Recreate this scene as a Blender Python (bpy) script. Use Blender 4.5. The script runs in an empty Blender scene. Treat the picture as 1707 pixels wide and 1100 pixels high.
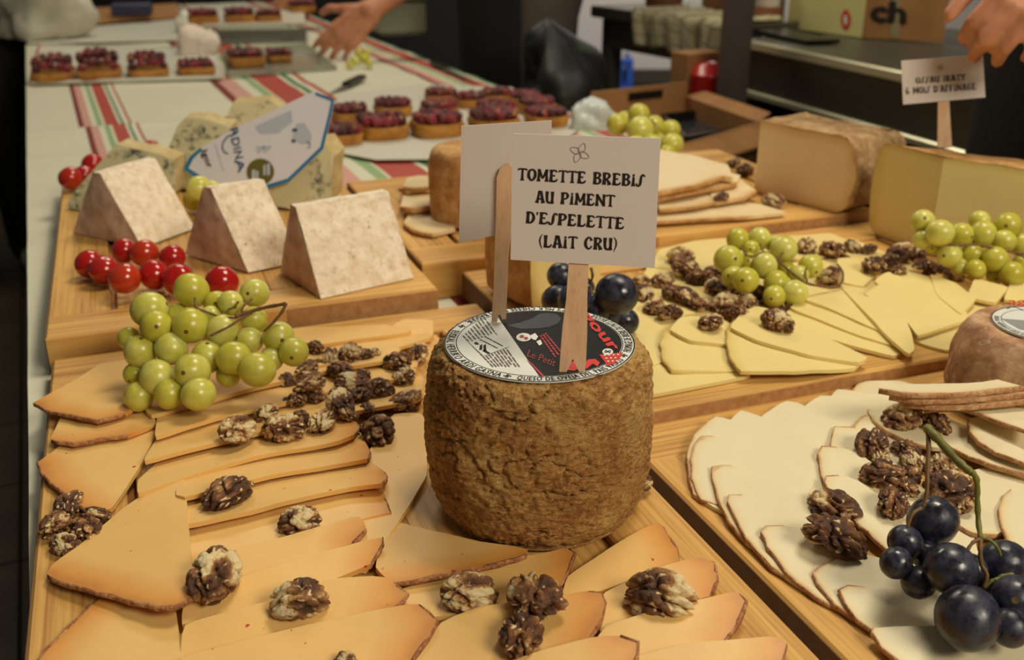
import bpy, bmesh, math, random
from mathutils import Vector, Matrix, Euler, noise
from mathutils.geometry import delaunay_2d_cdt
R = math.radians
random.seed(7)
SC = bpy.context.scene
COL = SC.collection

# ------------------------------------------------------------------ camera
F_PX, PITCH, CAM_H = 1700.0, R(22.5), 1.12
cam_d = bpy.data.cameras.new('camera')
cam = bpy.data.objects.new('camera', cam_d); COL.objects.link(cam)
cam.location = (0, 0, CAM_H); cam.rotation_euler = (R(90) - PITCH, 0, 0)
cam_d.sensor_width = 36.0; cam_d.lens = 36.0 * F_PX / 1707.0
cam_d.clip_start = 0.02; cam_d.clip_end = 60
cam_d.dof.use_dof = True; cam_d.dof.focus_distance = 0.60; cam_d.dof.aperture_fstop = 9.0
SC.camera = cam

# ------------------------------------------------------------------ world, lamps, exposure
wd = bpy.data.worlds.new('hall'); SC.world = wd; wd.use_nodes = True
bg = wd.node_tree.nodes['Background']
bg.inputs[0].default_value = (1.0, 0.9, 0.78, 1); bg.inputs[1].default_value = 0.085
def area_lamp(name, loc, aim, size, size_y, watts, color):
    l = bpy.data.lights.new(name, 'AREA'); l.shape = 'RECTANGLE'; l.size = size; l.size_y = size_y
    l.energy = watts; l.color = color
    o = bpy.data.objects.new(name, l); COL.objects.link(o); o.location = loc
    o.rotation_euler = (Vector(aim) - Vector(loc)).to_track_quat('-Z', 'Y').to_euler()
    return o
WARM = (1.0, 0.90, 0.70)
area_lamp('unseen_overhead_lamp', (0.55, 1.25, 2.75), (0.1, 0.8, 0.75), 0.7, 0.5, 24, WARM)
area_lamp('unseen_overhead_lamp', (1.35, -0.8, 2.3), (0.0, 0.9, 0.8), 0.9, 0.7, 37, WARM)  # unseen frontal fill, added to brighten upright faces such as the card
area_lamp('unseen_overhead_lamp', (-0.6, 3.2, 2.8), (-0.5, 2.6, 0.75), 1.2, 0.5, 22, WARM)
area_lamp('unseen_overhead_lamp', (1.2, 5.6, 2.6), (0.6, 6.6, 0.3), 1.2, 0.5, 52, (1, .92, .84))
SC.view_settings.view_transform = 'Standard'; SC.view_settings.look = 'None'
SC.view_settings.gamma = 1.0; SC.view_settings.use_curve_mapping = False
SC.view_settings.exposure = -0.08

# ------------------------------------------------------------------ where a line of sight of the photograph meets a real surface
CAMV = Vector((0, 0, CAM_H))
FW = Vector((0, math.cos(PITCH), -math.sin(PITCH))); UPV = Vector((0, math.sin(PITCH), math.cos(PITCH)))
def ray(x, y): return Vector((x - 853.5, 0, 0)) + UPV * (550 - y) + FW * F_PX
def P(x, y, z):
    d = ray(x, y); return CAMV + d * ((z - CAM_H) / d.z)
def PD(x, y, depth): return CAMV + ray(x, y) * (depth / F_PX)
def depth_of(p): return (Vector(p) - CAMV).dot(FW)
class Plane:
    def __init__(s, o, n): s.o = Vector(o); s.n = Vector(n).normalized()
    def at(s, x, y, off=0.0):
        d = ray(x, y); return CAMV + d * ((s.o - CAMV).dot(s.n) / d.dot(s.n)) + s.n * off
def lerp(a, b, t): return a + (b - a) * t

# ------------------------------------------------------------------ materials
def srgb(r, g, b):
    f = lambda c: (c / 255 / 12.92) if c / 255 <= .04045 else ((c / 255 + .055) / 1.055) ** 2.4
    return (f(r), f(g), f(b), 1)
class NT:
    def __init__(s, name):
        s.m = bpy.data.materials.new(name); s.m.use_nodes = True
        s.t = s.m.node_tree; s.n = s.t.nodes; s.l = s.t.links; s.b = s.n['Principled BSDF']
        s._obj = None
    def set(s, **k):
        for a, v in k.items(): s.b.inputs[a.replace('_', ' ')].default_value = v
        return s
    def coord(s):
        if not s._obj: s._obj = s.n.new('ShaderNodeTexCoord')
        return s._obj.outputs['Object']
    def pos(s): return s.n.new('ShaderNodeNewGeometry').outputs['Position']
    def mapped(s, src, scale=(1, 1, 1), rot=(0, 0, 0), loc=(0, 0, 0)):
        m = s.n.new('ShaderNodeMapping'); s.l.new(src, m.inputs[0])
        m.inputs['Scale'].default_value = scale; m.inputs['Rotation'].default_value = rot; m.inputs['Location'].default_value = loc
        return m.outputs[0]
    def noise(s, src, scale, detail=4, rough=.55, dist=0):
        n = s.n.new('ShaderNodeTexNoise'); s.l.new(src, n.inputs['Vector'])
        n.inputs['Scale'].default_value = scale; n.inputs['Detail'].default_value = detail
        n.inputs['Roughness'].default_value = rough; n.inputs['Distortion'].default_value = dist
        return n.outputs['Fac']
    def voro(s, src, scale, feature='F1'):
        n = s.n.new('ShaderNodeTexVoronoi'); n.feature = feature; s.l.new(src, n.inputs['Vector'])
        n.inputs['Scale'].default_value = scale; return n.outputs['Distance']
    def ramp(s, fac, stops, interp='LINEAR'):
        r = s.n.new('ShaderNodeValToRGB'); r.color_ramp.interpolation = interp
        e = r.color_ramp.elements
        while len(e) > 1: e.remove(e[-1])
        e[0].position, e[0].color = stops[0][0], stops[0][1]
        for p, c in stops[1:]:
            q = e.new(p); q.color = c
        s.l.new(fac, r.inputs[0]); return r.outputs[0]
    def mix(s, fac, a, b, mode='MIX'):
        m = s.n.new('ShaderNodeMix'); m.data_type = 'RGBA'; m.blend_type = mode
        for sock, v in ((m.inputs[0], fac), (m.inputs[6], a), (m.inputs[7], b)):
            if hasattr(v, 'node'): s.l.new(v, sock)
            else: sock.default_value = v
        return m.outputs[2]
    def math(s, op, a, b=0.0, clamp=False):
        m = s.n.new('ShaderNodeMath'); m.operation = op; m.use_clamp = clamp
        for sock, v in ((m.inputs[0], a), (m.inputs[1], b)):
            if hasattr(v, 'node'): s.l.new(v, sock)
            else: sock.default_value = v
        return m.outputs[0]
    def attr(s, name):
        a = s.n.new('ShaderNodeAttribute'); a.attribute_name = name; return a
    def rnd(s): return s.n.new('ShaderNodeObjectInfo').outputs['Random']
    def color(s, c): 
        if hasattr(c, 'node'): s.l.new(c, s.b.inputs['Base Color'])
        else: s.b.inputs['Base Color'].default_value = c
        return s
    def link(s, src, inp): s.l.new(src, s.b.inputs[inp]); return s
    def bump(s, h, strength=.5, dist=.001):
        b = s.n.new('ShaderNodeBump'); b.inputs['Strength'].default_value = strength; b.inputs['Distance'].default_value = dist
        s.l.new(h, b.inputs['Height']); s.l.new(b.outputs[0], s.b.inputs['Normal']); return s
def plain(name, c, rough=.6, bump=None, var=None, **k):
    t = NT(name); t.set(Roughness=rough, **k)
    if var:
        n = t.noise(t.pos(), var[0], 4)
        t.color(t.ramp(n, [(.3, var[1]), (.7, c)]))
    else: t.color(c)
    if bump: t.bump(t.noise(t.pos(), bump[0], 4), bump[1], bump[2])
    return t.m
M = {}
def bamboo(name, dark, light, rot):
    t = NT(name); p = t.pos()
    v = t.mapped(p, (1, 1, 1), (0, 0, rot))
    g1 = t.noise(t.mapped(v, (300, 5, 60)), 1.0, 3, .6)
    g2 = t.noise(t.mapped(v, (55, 2.2, 20)), 1.0, 2)
    g3 = t.noise(t.mapped(v, (600, 12, 200)), 1.0, 2)
    c = t.ramp(t.math('ADD', t.math('MULTIPLY', g1, .62), t.math('MULTIPLY', g2, .38)), [(.30, dark), (.48, lerp4(dark, light, .6)), (.66, light)])
    c = t.mix(t.math('MULTIPLY', t.math('SUBTRACT', g3, .58, True), 2.2), c, (dark[0] * .6, dark[1] * .55, dark[2] * .5, 1))
    t.color(c); t.set(Roughness=.48, Specular_IOR_Level=.35); t.bump(g1, .12, .0006)
    return t.m
def lerp4(a, b, t): return tuple(a[i] + (b[i] - a[i]) * t for i in range(4))
M['bamboo'] = bamboo('bamboo_along', srgb(158, 104, 48), srgb(230, 182, 102), R(-20.5))
M['bamboo_x'] = bamboo('bamboo_across', srgb(164, 110, 52), srgb(230, 182, 104), R(69.5))
M['bamboo_end'] = plain('bamboo_end_grain', srgb(192, 144, 92), .6, (900, .3, .0004), (140, srgb(164, 116, 72)))
M['bamboo_shade'] = plain('bamboo_side_shade', srgb(116, 80, 44), .65, (500, .2, .0004), (60, srgb(92, 60, 32)))  # shade of the gaps between boards, put into the side colour
M['groove'] = plain('groove_wood', srgb(165, 112, 58), .55)
def paste(name, base, near, far=.012, spots=None, rough=.42, sss=.12):
    """cut cheese: colour deepens towards the rind (attribute rd holds the distance to it, in metres)"""
    t = NT(name); p = t.pos()
    rd = t.attr('rd').outputs['Fac']
    n = t.noise(p, 60, 3); n2 = t.noise(p, 18, 3)
    k = t.math('ADD', t.math('DIVIDE', rd, far), t.math('MULTIPLY', t.math('SUBTRACT', n2, .5), .7))
    c = t.ramp(k, [(0.0, near[0]), (.28, near[1]), (1.0, base)])
    c = t.mix(t.math('MULTIPLY', n, .30), c, (base[0] * .82, base[1] * .76, base[2] * .66, 1))
    if spots:
        v = t.voro(p, spots[0]); s2 = t.noise(p, spots[0] * .33, 2)
        f = t.math('MULTIPLY', t.math('LESS_THAN', v, spots[1]), t.math('GREATER_THAN', s2, spots[3] if len(spots) > 3 else .56))
        c = t.mix(f, c, spots[2])
    if name.startswith('orange'):
        v = t.voro(p, 62); s2 = t.noise(p, 31, 2)
        c = t.mix(t.math('MULTIPLY', t.math('LESS_THAN', v, .085), t.math('GREATER_THAN', s2, .56)), c, srgb(178, 66, 34))
    t.color(c); t.set(Roughness=rough, Specular_IOR_Level=.4, Subsurface_Weight=sss, Subsurface_Scale=.004)
    t.b.inputs['Subsurface Radius'].default_value = (1.0, .6, .25)
    t.bump(t.noise(p, 160, 4), .12, .0008)
    return t.m
M['orange_paste'] = paste('orange_cheese_paste', srgb(236, 192, 118), (srgb(200, 130, 60), srgb(224, 156, 76)), .022, (170, .11, srgb(186, 108, 50), .62))
M['white_paste'] = paste('white_cheese_paste', srgb(234, 222, 186), (srgb(206, 164, 112), srgb(230, 212, 166)), .0065)
M['yellow_paste'] = paste('yellow_cheese_paste', srgb(238, 217, 146), (srgb(204, 172, 92), srgb(228, 202, 124)), .010)
M['cream_paste'] = paste('cream_cheese_paste', srgb(240, 216, 172), (srgb(200, 150, 90), srgb(224, 190, 130)), .014, (120, .12, srgb(196, 152, 100), .6))
M['butter_paste'] = paste('butter_cheese_paste', srgb(250, 232, 168), (srgb(206, 178, 104), srgb(232, 208, 132)), .008)
def rindm(name, a, b, c, scale=120, bump=.9, dist=.002):
    t = NT(name); p = t.pos()
    n = t.noise(p, scale, 6, .65); n2 = t.noise(p, scale * .25, 4); n3 = t.noise(p, scale * 3.2, 3)
    col = t.ramp(t.math('ADD', t.math('MULTIPLY', n, .6), t.math('MULTIPLY', n2, .4)), [(.34, a), (.5, b), (.66, c)])
    col = t.mix(t.math('MULTIPLY', t.math('SUBTRACT', n3, .56, True), 3.0), col, lerp4(c, (1, .9, .75, 1), .35))
    t.color(col); t.set(Roughness=.8, Specular_IOR_Level=.25); t.bump(t.math('ADD', n, t.math('MULTIPLY', n3, .4)), bump, dist)
    return t.m
M['brown_rind'] = rindm('brown_pepper_rind', srgb(112, 70, 36), srgb(164, 110, 58), srgb(204, 156, 96), 95)
M['slice_rind'] = rindm('slice_rind', srgb(120, 72, 44), srgb(172, 112, 70), srgb(214, 168, 120), 260)
M['red_rind'] = rindm('reddish_rind', srgb(160, 106, 70), srgb(196, 144, 100), srgb(226, 188, 144), 240)
M['pale_rind'] = rindm('pale_rind', srgb(178, 142, 74), srgb(204, 170, 98), srgb(222, 194, 128), 120, .4)
M['grey_rind'] = rindm('grey_brown_rind', srgb(128, 96, 62), srgb(164, 128, 86), srgb(200, 168, 122), 70)
M['tan_rind'] = rindm('tan_rind', srgb(150, 104, 58), srgb(186, 138, 82), srgb(212, 170, 116), 60, .5)
M['bloomy_rind'] = rindm('bloomy_rind', srgb(134, 88, 58), srgb(178, 134, 100), srgb(214, 178, 142), 55, .6)
# ------------------------------------------------------------------ mesh building
class MB:
    def __init__(s): s.v = []; s.f = []; s.m = []
    def add(s, v, f, mi=0):
        k = len(s.v); s.v += [Vector(q) for q in v]
        for q in f: s.f.append([i + k for i in q]); s.m.append(mi)
        return s
    def box(s, c, size, rot=None, mi=0, bev=0):
        x, y, z = [q / 2 for q in size]; c = Vector(c); b = bev
        if b:
            prof = [(-z, b), (-z + b, 0), (z - b, 0), (z, b)]
            v = []
            for zz, i in prof:
                v += [(-x + i, -y + i, zz), (x - i, -y + i, zz), (x - i, y - i, zz), (-x + i, y - i, zz)]
            f = [[3, 2, 1, 0], [12, 13, 14, 15]]
            for k in range(3):
                for j in range(4): f.append([k * 4 + j, k * 4 + (j + 1) % 4, k * 4 + 4 + (j + 1) % 4, k * 4 + 4 + j])
        else:
            v = [(-x, -y, -z), (x, -y, -z), (x, y, -z), (-x, y, -z), (-x, -y, z), (x, -y, z), (x, y, z), (-x, y, z)]
            f = [[3, 2, 1, 0], [4, 5, 6, 7], [0, 1, 5, 4], [1, 2, 6, 5], [2, 3, 7, 6], [3, 0, 4, 7]]
        mt = rot.to_matrix() if isinstance(rot, Euler) else (rot or Matrix.Identity(3))
        return s.add([c + mt @ Vector(q) for q in v], f, mi)
    def lathe(s, prof, n=48, c=(0, 0, 0), mi=0, cap=True):
        c = Vector(c); v = []; f = []
        for r, z in prof:
            for k in range(n):
                a = 2 * math.pi * k / n; v.append(c + Vector((r * math.cos(a), r * math.sin(a), z)))
        for i in range(len(prof) - 1):
            for k in range(n):
                f.append([i * n + k, i * n + (k + 1) % n, (i + 1) * n + (k + 1) % n, (i + 1) * n + k])
        if cap: f.append(list(range(n))[::-1]); f.append([(len(prof) - 1) * n + k for k in range(n)])
        return s.add(v, f, mi)
    def tube(s, pts, rad, n=8, mi=0):
        pts = [Vector(p) for p in pts]; L = len(pts)
        if not hasattr(rad, '__len__'): rad = [rad] * L
        v = []; f = []; u = None
        for i, p in enumerate(pts):
            d = (pts[min(i + 1, L - 1)] - pts[max(i - 1, 0)]).normalized()
            if u is None: u = d.orthogonal().normalized()
            u = (u - d * u.dot(d)).normalized(); w = d.cross(u)
            for k in range(n):
                a = 2 * math.pi * k / n; v.append(p + (u * math.cos(a) + w * math.sin(a)) * rad[i])
        for i in range(L - 1):
            for k in range(n): f.append([i * n + k, i * n + (k + 1) % n, (i + 1) * n + (k + 1) % n, (i + 1) * n + k])
        f.append(list(range(n))[::-1]); f.append([(L - 1) * n + k for k in range(n)])
        return s.add(v, f, mi)
    def ball(s, c, r, sub=2, mi=0, scale=(1, 1, 1), rot=None):
        v, f = ICO(sub); c = Vector(c); mt = rot.to_matrix() if rot else Matrix.Identity(3)
        return s.add([c + mt @ Vector((q[0] * scale[0] * r, q[1] * scale[1] * r, q[2] * scale[2] * r)) for q in v], f, mi)
    def prism(s, poly, h, mi=0, up=Vector((0, 0, 1))):
        n = len(poly); b = [Vector(p) for p in poly]; t = [p + up * h for p in b]
        f = [list(range(n))[::-1], [n + k for k in range(n)]]
        for k in range(n): f.append([k, (k + 1) % n, n + (k + 1) % n, n + k])
        return s.add(b + t, f, mi)
    def build(s, name, mats, parent=None, smooth=False, origin=None, attr=None, link=True):
        o0 = Vector(origin) if origin is not None else (parent_loc(parent) if parent else (sum(s.v, Vector()) / max(1, len(s.v))))
        me = bpy.data.meshes.new(name)
        me.from_pydata([tuple(q - o0) for q in s.v], [], s.f)
        for m in (mats if isinstance(mats, (list, tuple)) else [mats]): me.materials.append(M[m] if isinstance(m, str) else m)
        if any(s.m): me.polygons.foreach_set('material_index', s.m)
        if smooth is True: me.polygons.foreach_set('use_smooth', [True] * len(me.polygons))
        elif smooth: 
            me.polygons.foreach_set('use_smooth', [True] * len(me.polygons)); me.set_sharp_from_angle(angle=R(smooth))
        if attr:
            for k, val in attr.items():
                a = me.attributes.new(k, 'FLOAT', 'POINT'); a.data.foreach_set('value', val)
        me.update()
        o = bpy.data.objects.new(name, me); COL.objects.link(o)
        if parent: o.parent = parent; o.location = o0 - parent_loc(parent)
        else: o.location = o0
        return o
def parent_loc(p):
    l = Vector(p.location)
    while p.parent: p = p.parent; l = l + Vector(p.location)
    return l
_ico = {}
def ICO(sub):
    if sub not in _ico:
        bm = bmesh.new(); bmesh.ops.create_icosphere(bm, subdivisions=sub, radius=1)
        bm.verts.ensure_lookup_table()
        _ico[sub] = ([tuple(v.co) for v in bm.verts], [[v.index for v in f.verts] for f in bm.faces]); bm.free()
    return _ico[sub]
def tag(o, label, cat, group=None, kind=None):
    if label: o['label'] = label
    if cat: o['category'] = cat
    if group: o['group'] = group
    if kind: o['kind'] = kind
    return o
def thing(name, label, cat, loc, group=None):
    o = bpy.data.objects.new(name, None); o.empty_display_size = .02; COL.objects.link(o); o.location = loc
    return tag(o, label, cat, group)
def copy_part(src, parent, loc, rot=(0, 0, 0), scale=None):
    c = src.copy(); COL.objects.link(c); c.parent = parent; c.location = Vector(loc) - (parent_loc(parent) if parent else Vector())
    c.rotation_euler = rot
    if scale is not None: c.scale = scale if hasattr(scale, '__len__') else (scale,) * 3
    return c
def mesh_only(mb, name, mats, smooth=True, attr=None):
    """a mesh kept for sharing between alike pieces"""
    o = mb.build(name, mats, None, smooth, (0, 0, 0), attr); me = o.data; bpy.data.objects.remove(o); return me
def obj(name, me, parent, loc, rot=(0, 0, 0), scale=1.0):
    o = bpy.data.objects.new(name, me); COL.objects.link(o)
    if parent: o.parent = parent
    o.location = Vector(loc) - (parent_loc(parent) if parent else Vector()); o.rotation_euler = rot
    o.scale = scale if hasattr(scale, '__len__') else (scale,) * 3
    return o
ORD = 'first second third fourth fifth sixth seventh eighth ninth tenth eleventh twelfth thirteenth fourteenth fifteenth sixteenth seventeenth eighteenth nineteenth twentieth'.split() + ['twenty-' + w for w in 'first second third fourth fifth sixth seventh eighth ninth'.split()] + ['thirtieth']
def fbm(p, s, o=4): return noise.fractal(Vector(p) * s, 1.0, 2.0, o)

# polygon with rounded outer edges (rind) and sharp cut edges: footprint pts, rind flags per edge i -> i+1
def rounded_prism(pts, flags, z0, h, r, name, label, cat, paste_m, rind_m, group=None, nseg=5, bump=.0012, sub=6, top_rind=True, sides=1.0):
    n = len(pts); pts = [Vector((p[0], p[1])) for p in pts]
    area = sum(pts[i].x * pts[(i + 1) % n].y - pts[(i + 1) % n].x * pts[i].y for i in range(n))
    if area < 0: pts = pts[::-1]; flags = [flags[(n - 2 - i) % n] for i in range(n)]
    # subdivide edges
    P2 = []; FL = []
    for i in range(n):
        a, b = pts[i], pts[(i + 1) % n]; k = max(1, int((b - a).length / .012))
        for j in range(k): P2.append(a.lerp(b, j / k)); FL.append(flags[i])
    n = len(P2)
    def off(d):
        out = []
        for i in range(n):
            e0 = (P2[i] - P2[i - 1]).normalized(); e1 = (P2[(i + 1) % n] - P2[i]).normalized()
            n0 = Vector((-e0.y, e0.x)); n1 = Vector((-e1.y, e1.x))
            d0 = d if FL[i - 1] else 0; d1 = d if FL[i] else 0
            den = 1 + n0.dot(n1)
            if abs(n0.dot(n1)) > .98: q = P2[i] + n0 * max(d0, d1) if (FL[i - 1] and FL[i]) else P2[i] + (n0 * d0 if FL[i - 1] else n1 * d1) * .5
            else:
                det = n0.x * n1.y - n0.y * n1.x
                q = P2[i] + Vector(((d0 * n1.y - d1 * n0.y) / det, (n0.x * d1 - n1.x * d0) / det))
            out.append(q)
        return out
    levels = []
    for k in range(nseg + 1):
        a = math.pi / 2 * k / nseg; levels.append((r * (1 - math.cos(a)), r * (1 - math.sin(a))))   # z, inset
    mid = [(lerp(r, h - r, t), -sides * .06 * h * math.sin(math.pi * t)) for t in (.2, .4, .6, .8)]
    lv = levels + mid + [(h - z, i) for z, i in levels[::-1]]
    rings = [[Vector((q.x, q.y, z0 + z)) for q in off(i)] for z, i in lv]
    root = thing(name, label, cat, (sum(p.x for p in P2) / n, sum(p.y for p in P2) / n, z0), group)
    a = MB(); b = MB(); rda = []
    L = len(rings)
    for i in range(n):
        j = (i + 1) % n
        tgt = b if FL[i] else a
        col = [(rings[k][i], rings[k][j]) for k in range(L)]
        k0 = len(tgt.v)
        for p, q in col: tgt.v += [p.copy(), q.copy()]
        for k in range(L - 1): tgt.f.append([k0 + 2 * k, k0 + 2 * k + 1, k0 + 2 * k + 3, k0 + 2 * k + 2]); tgt.m.append(0)
    tb = b if top_rind else a
    k0 = len(tb.v); tb.v += [p.copy() for p in rings[-1]]; tb.f.append([k0 + i for i in range(n)]); tb.m.append(0)
    k0 = len(b.v); b.v += [p.copy() for p in rings[0]]; b.f.append([k0 + i for i in range(n)][::-1]); b.m.append(0)
    # distance to rind on the cut faces
    rp = [p for i in range(n) for p in (P2[i],) if FL[i] or FL[i - 1]]
    def rdist(v):
        d = min(v.z - z0, z0 + h - v.z)
        for q in rp: d = min(d, (Vector((v.x, v.y)) - q).length)
        return max(d, 0)
    def fin(mb):
        bm = bmesh.new(); vs = [bm.verts.new(q) for q in mb.v]
        for f in mb.f:
            try: bm.faces.new([vs[i] for i in f])
            except ValueError: pass
        bmesh.ops.remove_doubles(bm, verts=bm.verts, dist=1e-5)
        big = [f for f in bm.faces if len(f.verts) > 4]
        if big:
            for f in bmesh.ops.triangulate(bm, faces=big)['faces']: pass
        bmesh.ops.subdivide_edges(bm, edges=[e for e in bm.edges if e.calc_length() > .02], cuts=2, use_grid_fill=True)
        bmesh.ops.triangulate(bm, faces=[f for f in bm.faces if len(f.verts) > 4])
        bm.verts.ensure_lookup_table(); o = MB(); o.v = [v.co.copy() for v in bm.verts]; o.f = [[v.index for v in f.verts] for f in bm.faces]; o.m = [0] * len(o.f); bm.free(); return o
    b2 = fin(b)
    for q in b2.v:
        s = fbm(q, 45, 3) * bump
        if q.z > z0 + .002: q += Vector((s, s, s))
    b2.build('rind', rind_m, root, 50)
    if a.f:
        a2 = fin(a); a2.build('cut_face', paste_m, root, 8, attr={'rd': [rdist(q) for q in a2.v]})
    return root

# slice of cheese lying on a board: outline seen in the photograph, on a gently tilted plane
SL_N = [0]
def cheese_slice(pts, nr, lo, hi, zl, zh, base, label, pm, rm, group, th=3.2, wave=.0007, rw=.0012):
    SL_N[0] += 1; rs = random.Random(SL_N[0])
    th *= .001; zl = base + zl * .001 + th; zh = base + zh * .001 + th
    A = P(lo[0], lo[1], zl); B = P(hi[0], hi[1], zh); e = B - A; eh = Vector((e.x, e.y, 0))
    pl = Plane(A, eh.normalized() * (-e.z) + Vector((0, 0, eh.length)))
    top = [pl.at(x, y) for x, y in pts]
    seg = []; isr = []
    n = len(top)
    for i in range(n):
        a, b = top[i], top[(i + 1) % n]; k = max(1, int((b - a).length / .006)); r_edge = i < nr - 1
        for j in range(k):
            q = a.lerp(b, j / k); w = fbm(q + Vector((SL_N[0], 0, 0)), 130 if r_edge else 60, 3) * (.0011 if r_edge else .0004)
            seg.append(q + Vector((w, w * .7, 0))); isr.append(r_edge)
    m = len(seg)
    # round the outline's corners a little
    seg = [seg[i] if isr[i] else seg[i] * .7 + (seg[i - 1] + seg[(i + 1) % m]) * .15 for i in range(m)]
    xs = [q.x for q in seg]; ys = [q.y for q in seg]
    inner = []; step = .0085; y = min(ys)
    while y < max(ys):
        x = min(xs) + rs.random() * step
        while x < max(xs):
            inner.append(Vector((x, y))); x += step
        y += step
    poly2 = [Vector((q.x, q.y)) for q in seg]
    def inside(p):
        c = False
        for i in range(m):
            a, b = poly2[i], poly2[i - 1]
            if (a.y > p.y) != (b.y > p.y) and p.x < (b.x - a.x) * (p.y - a.y) / (b.y - a.y) + a.x: c = not c
        return c
    inner = [p for p in inner if inside(p) and min((p - q).length for q in poly2) > .0035]
    vs, ed, fs, *_ = delaunay_2d_cdt(poly2 + inner, [(i, (i + 1) % m) for i in range(m)], [], 1, 1e-6)
    rl = [Vector((q.x, q.y)) for i, q in enumerate(seg) if isr[i] or isr[i - 1]]
    def zat(p): return pl.o.z - (pl.n.x * (p.x - pl.o.x) + pl.n.y * (p.y - pl.o.y)) / pl.n.z
    tv = []; rd = []
    for p in vs:
        tv.append(Vector((p.x, p.y, zat(p) + fbm(Vector((p.x, p.y, SL_N[0] * .37)), 28, 2) * wave)))
        rd.append(min([(p - q).length for q in rl], default=1.0))
    mb = MB(); mb.v = tv + [q - Vector((0, 0, th)) for q in tv]; k = len(tv)
    cnt = {}
    for f in fs:
        a, b, c = vs[f[0]], vs[f[1]], vs[f[2]]
        if (b - a).cross(c - a) < 0: f = list(f)[::-1]
        mb.f.append(list(f)); mb.m.append(0); mb.f.append([i + k for i in f][::-1]); mb.m.append(0)
        for i in range(3): cnt[(f[i], f[(i + 1) % 3])] = 1
    for (a, b) in list(cnt):
        if (b, a) not in cnt: mb.f.append([b, a, a + k, b + k]); mb.m.append(0)
    cen = sum(seg, Vector()) / m
    if nr >= 2:
        root = thing('cheese_slice', label, 'cheese slice', cen - Vector((0, 0, th)), group)
        mb.build('slice_body', pm, root, 35, attr={'rd': rd + rd})
        line = [q for i, q in enumerate(seg) if isr[i] or (i and isr[i - 1])]
        # rind: a rough ribbon round the outer edge
        rb = MB(); ring = []
        cx = Vector((cen.x, cen.y, 0)); L = len(line)
        for i, q in enumerate(line):
            d = (line[min(i + 1, L - 1)] - line[max(i - 1, 0)]); d.z = 0; d.normalize(); o = Vector((d.y, -d.x, 0))
            if o.dot(Vector((q.x, q.y, 0)) - cx) < 0: o = -o
            w = rw * (.45 + 1.5 * abs(fbm(q, 240, 3))); tp = min(1, 2.5 * min(i + .3, L - .7 - i) / 3)
            zt = q.z + .0001 + .0006 * fbm(q, 260, 2); zb = q.z - th * .95 + .0006 * fbm(q, 170, 2)
            b0 = Vector((q.x, q.y, 0))
            for u, z in ((-rw * .55, zt - .0001), (w * .55 * tp, zt), (w * tp, lerp(zt, zb, .35)), (w * 1.05 * tp, lerp(zt, zb, .7)), (w * .4 * tp, zb), (-rw * .5, zb)):
                rb.v.append(b0 + o * u + Vector((0, 0, z)))
        for i in range(L - 1):
            for j in range(6): rb.f.append([i * 6 + j, i * 6 + (j + 1) % 6, (i + 1) * 6 + (j + 1) % 6, (i + 1) * 6 + j]); rb.m.append(0)
        rb.f.append([0, 1, 2, 3, 4, 5]); rb.f.append([(L - 1) * 6 + j for j in range(6)]); rb.m += [0, 0]
        bm = bmesh.new(); vv = [bm.verts.new(q) for q in rb.v]
        for f in rb.f: bm.faces.new([vv[i] for i in f])
        bmesh.ops.recalc_face_normals(bm, faces=bm.faces); bm.verts.index_update()
        rb.f = [[v.index for v in f.verts] for f in bm.faces]; bm.free()
        rb.build('rind', rm, root, True)
        return root
    o = mb.build('cheese_slice', pm, None, 35, cen - Vector((0, 0, th)), attr={'rd': rd + rd})
    return tag(o, label, 'cheese slice', group)
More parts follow.
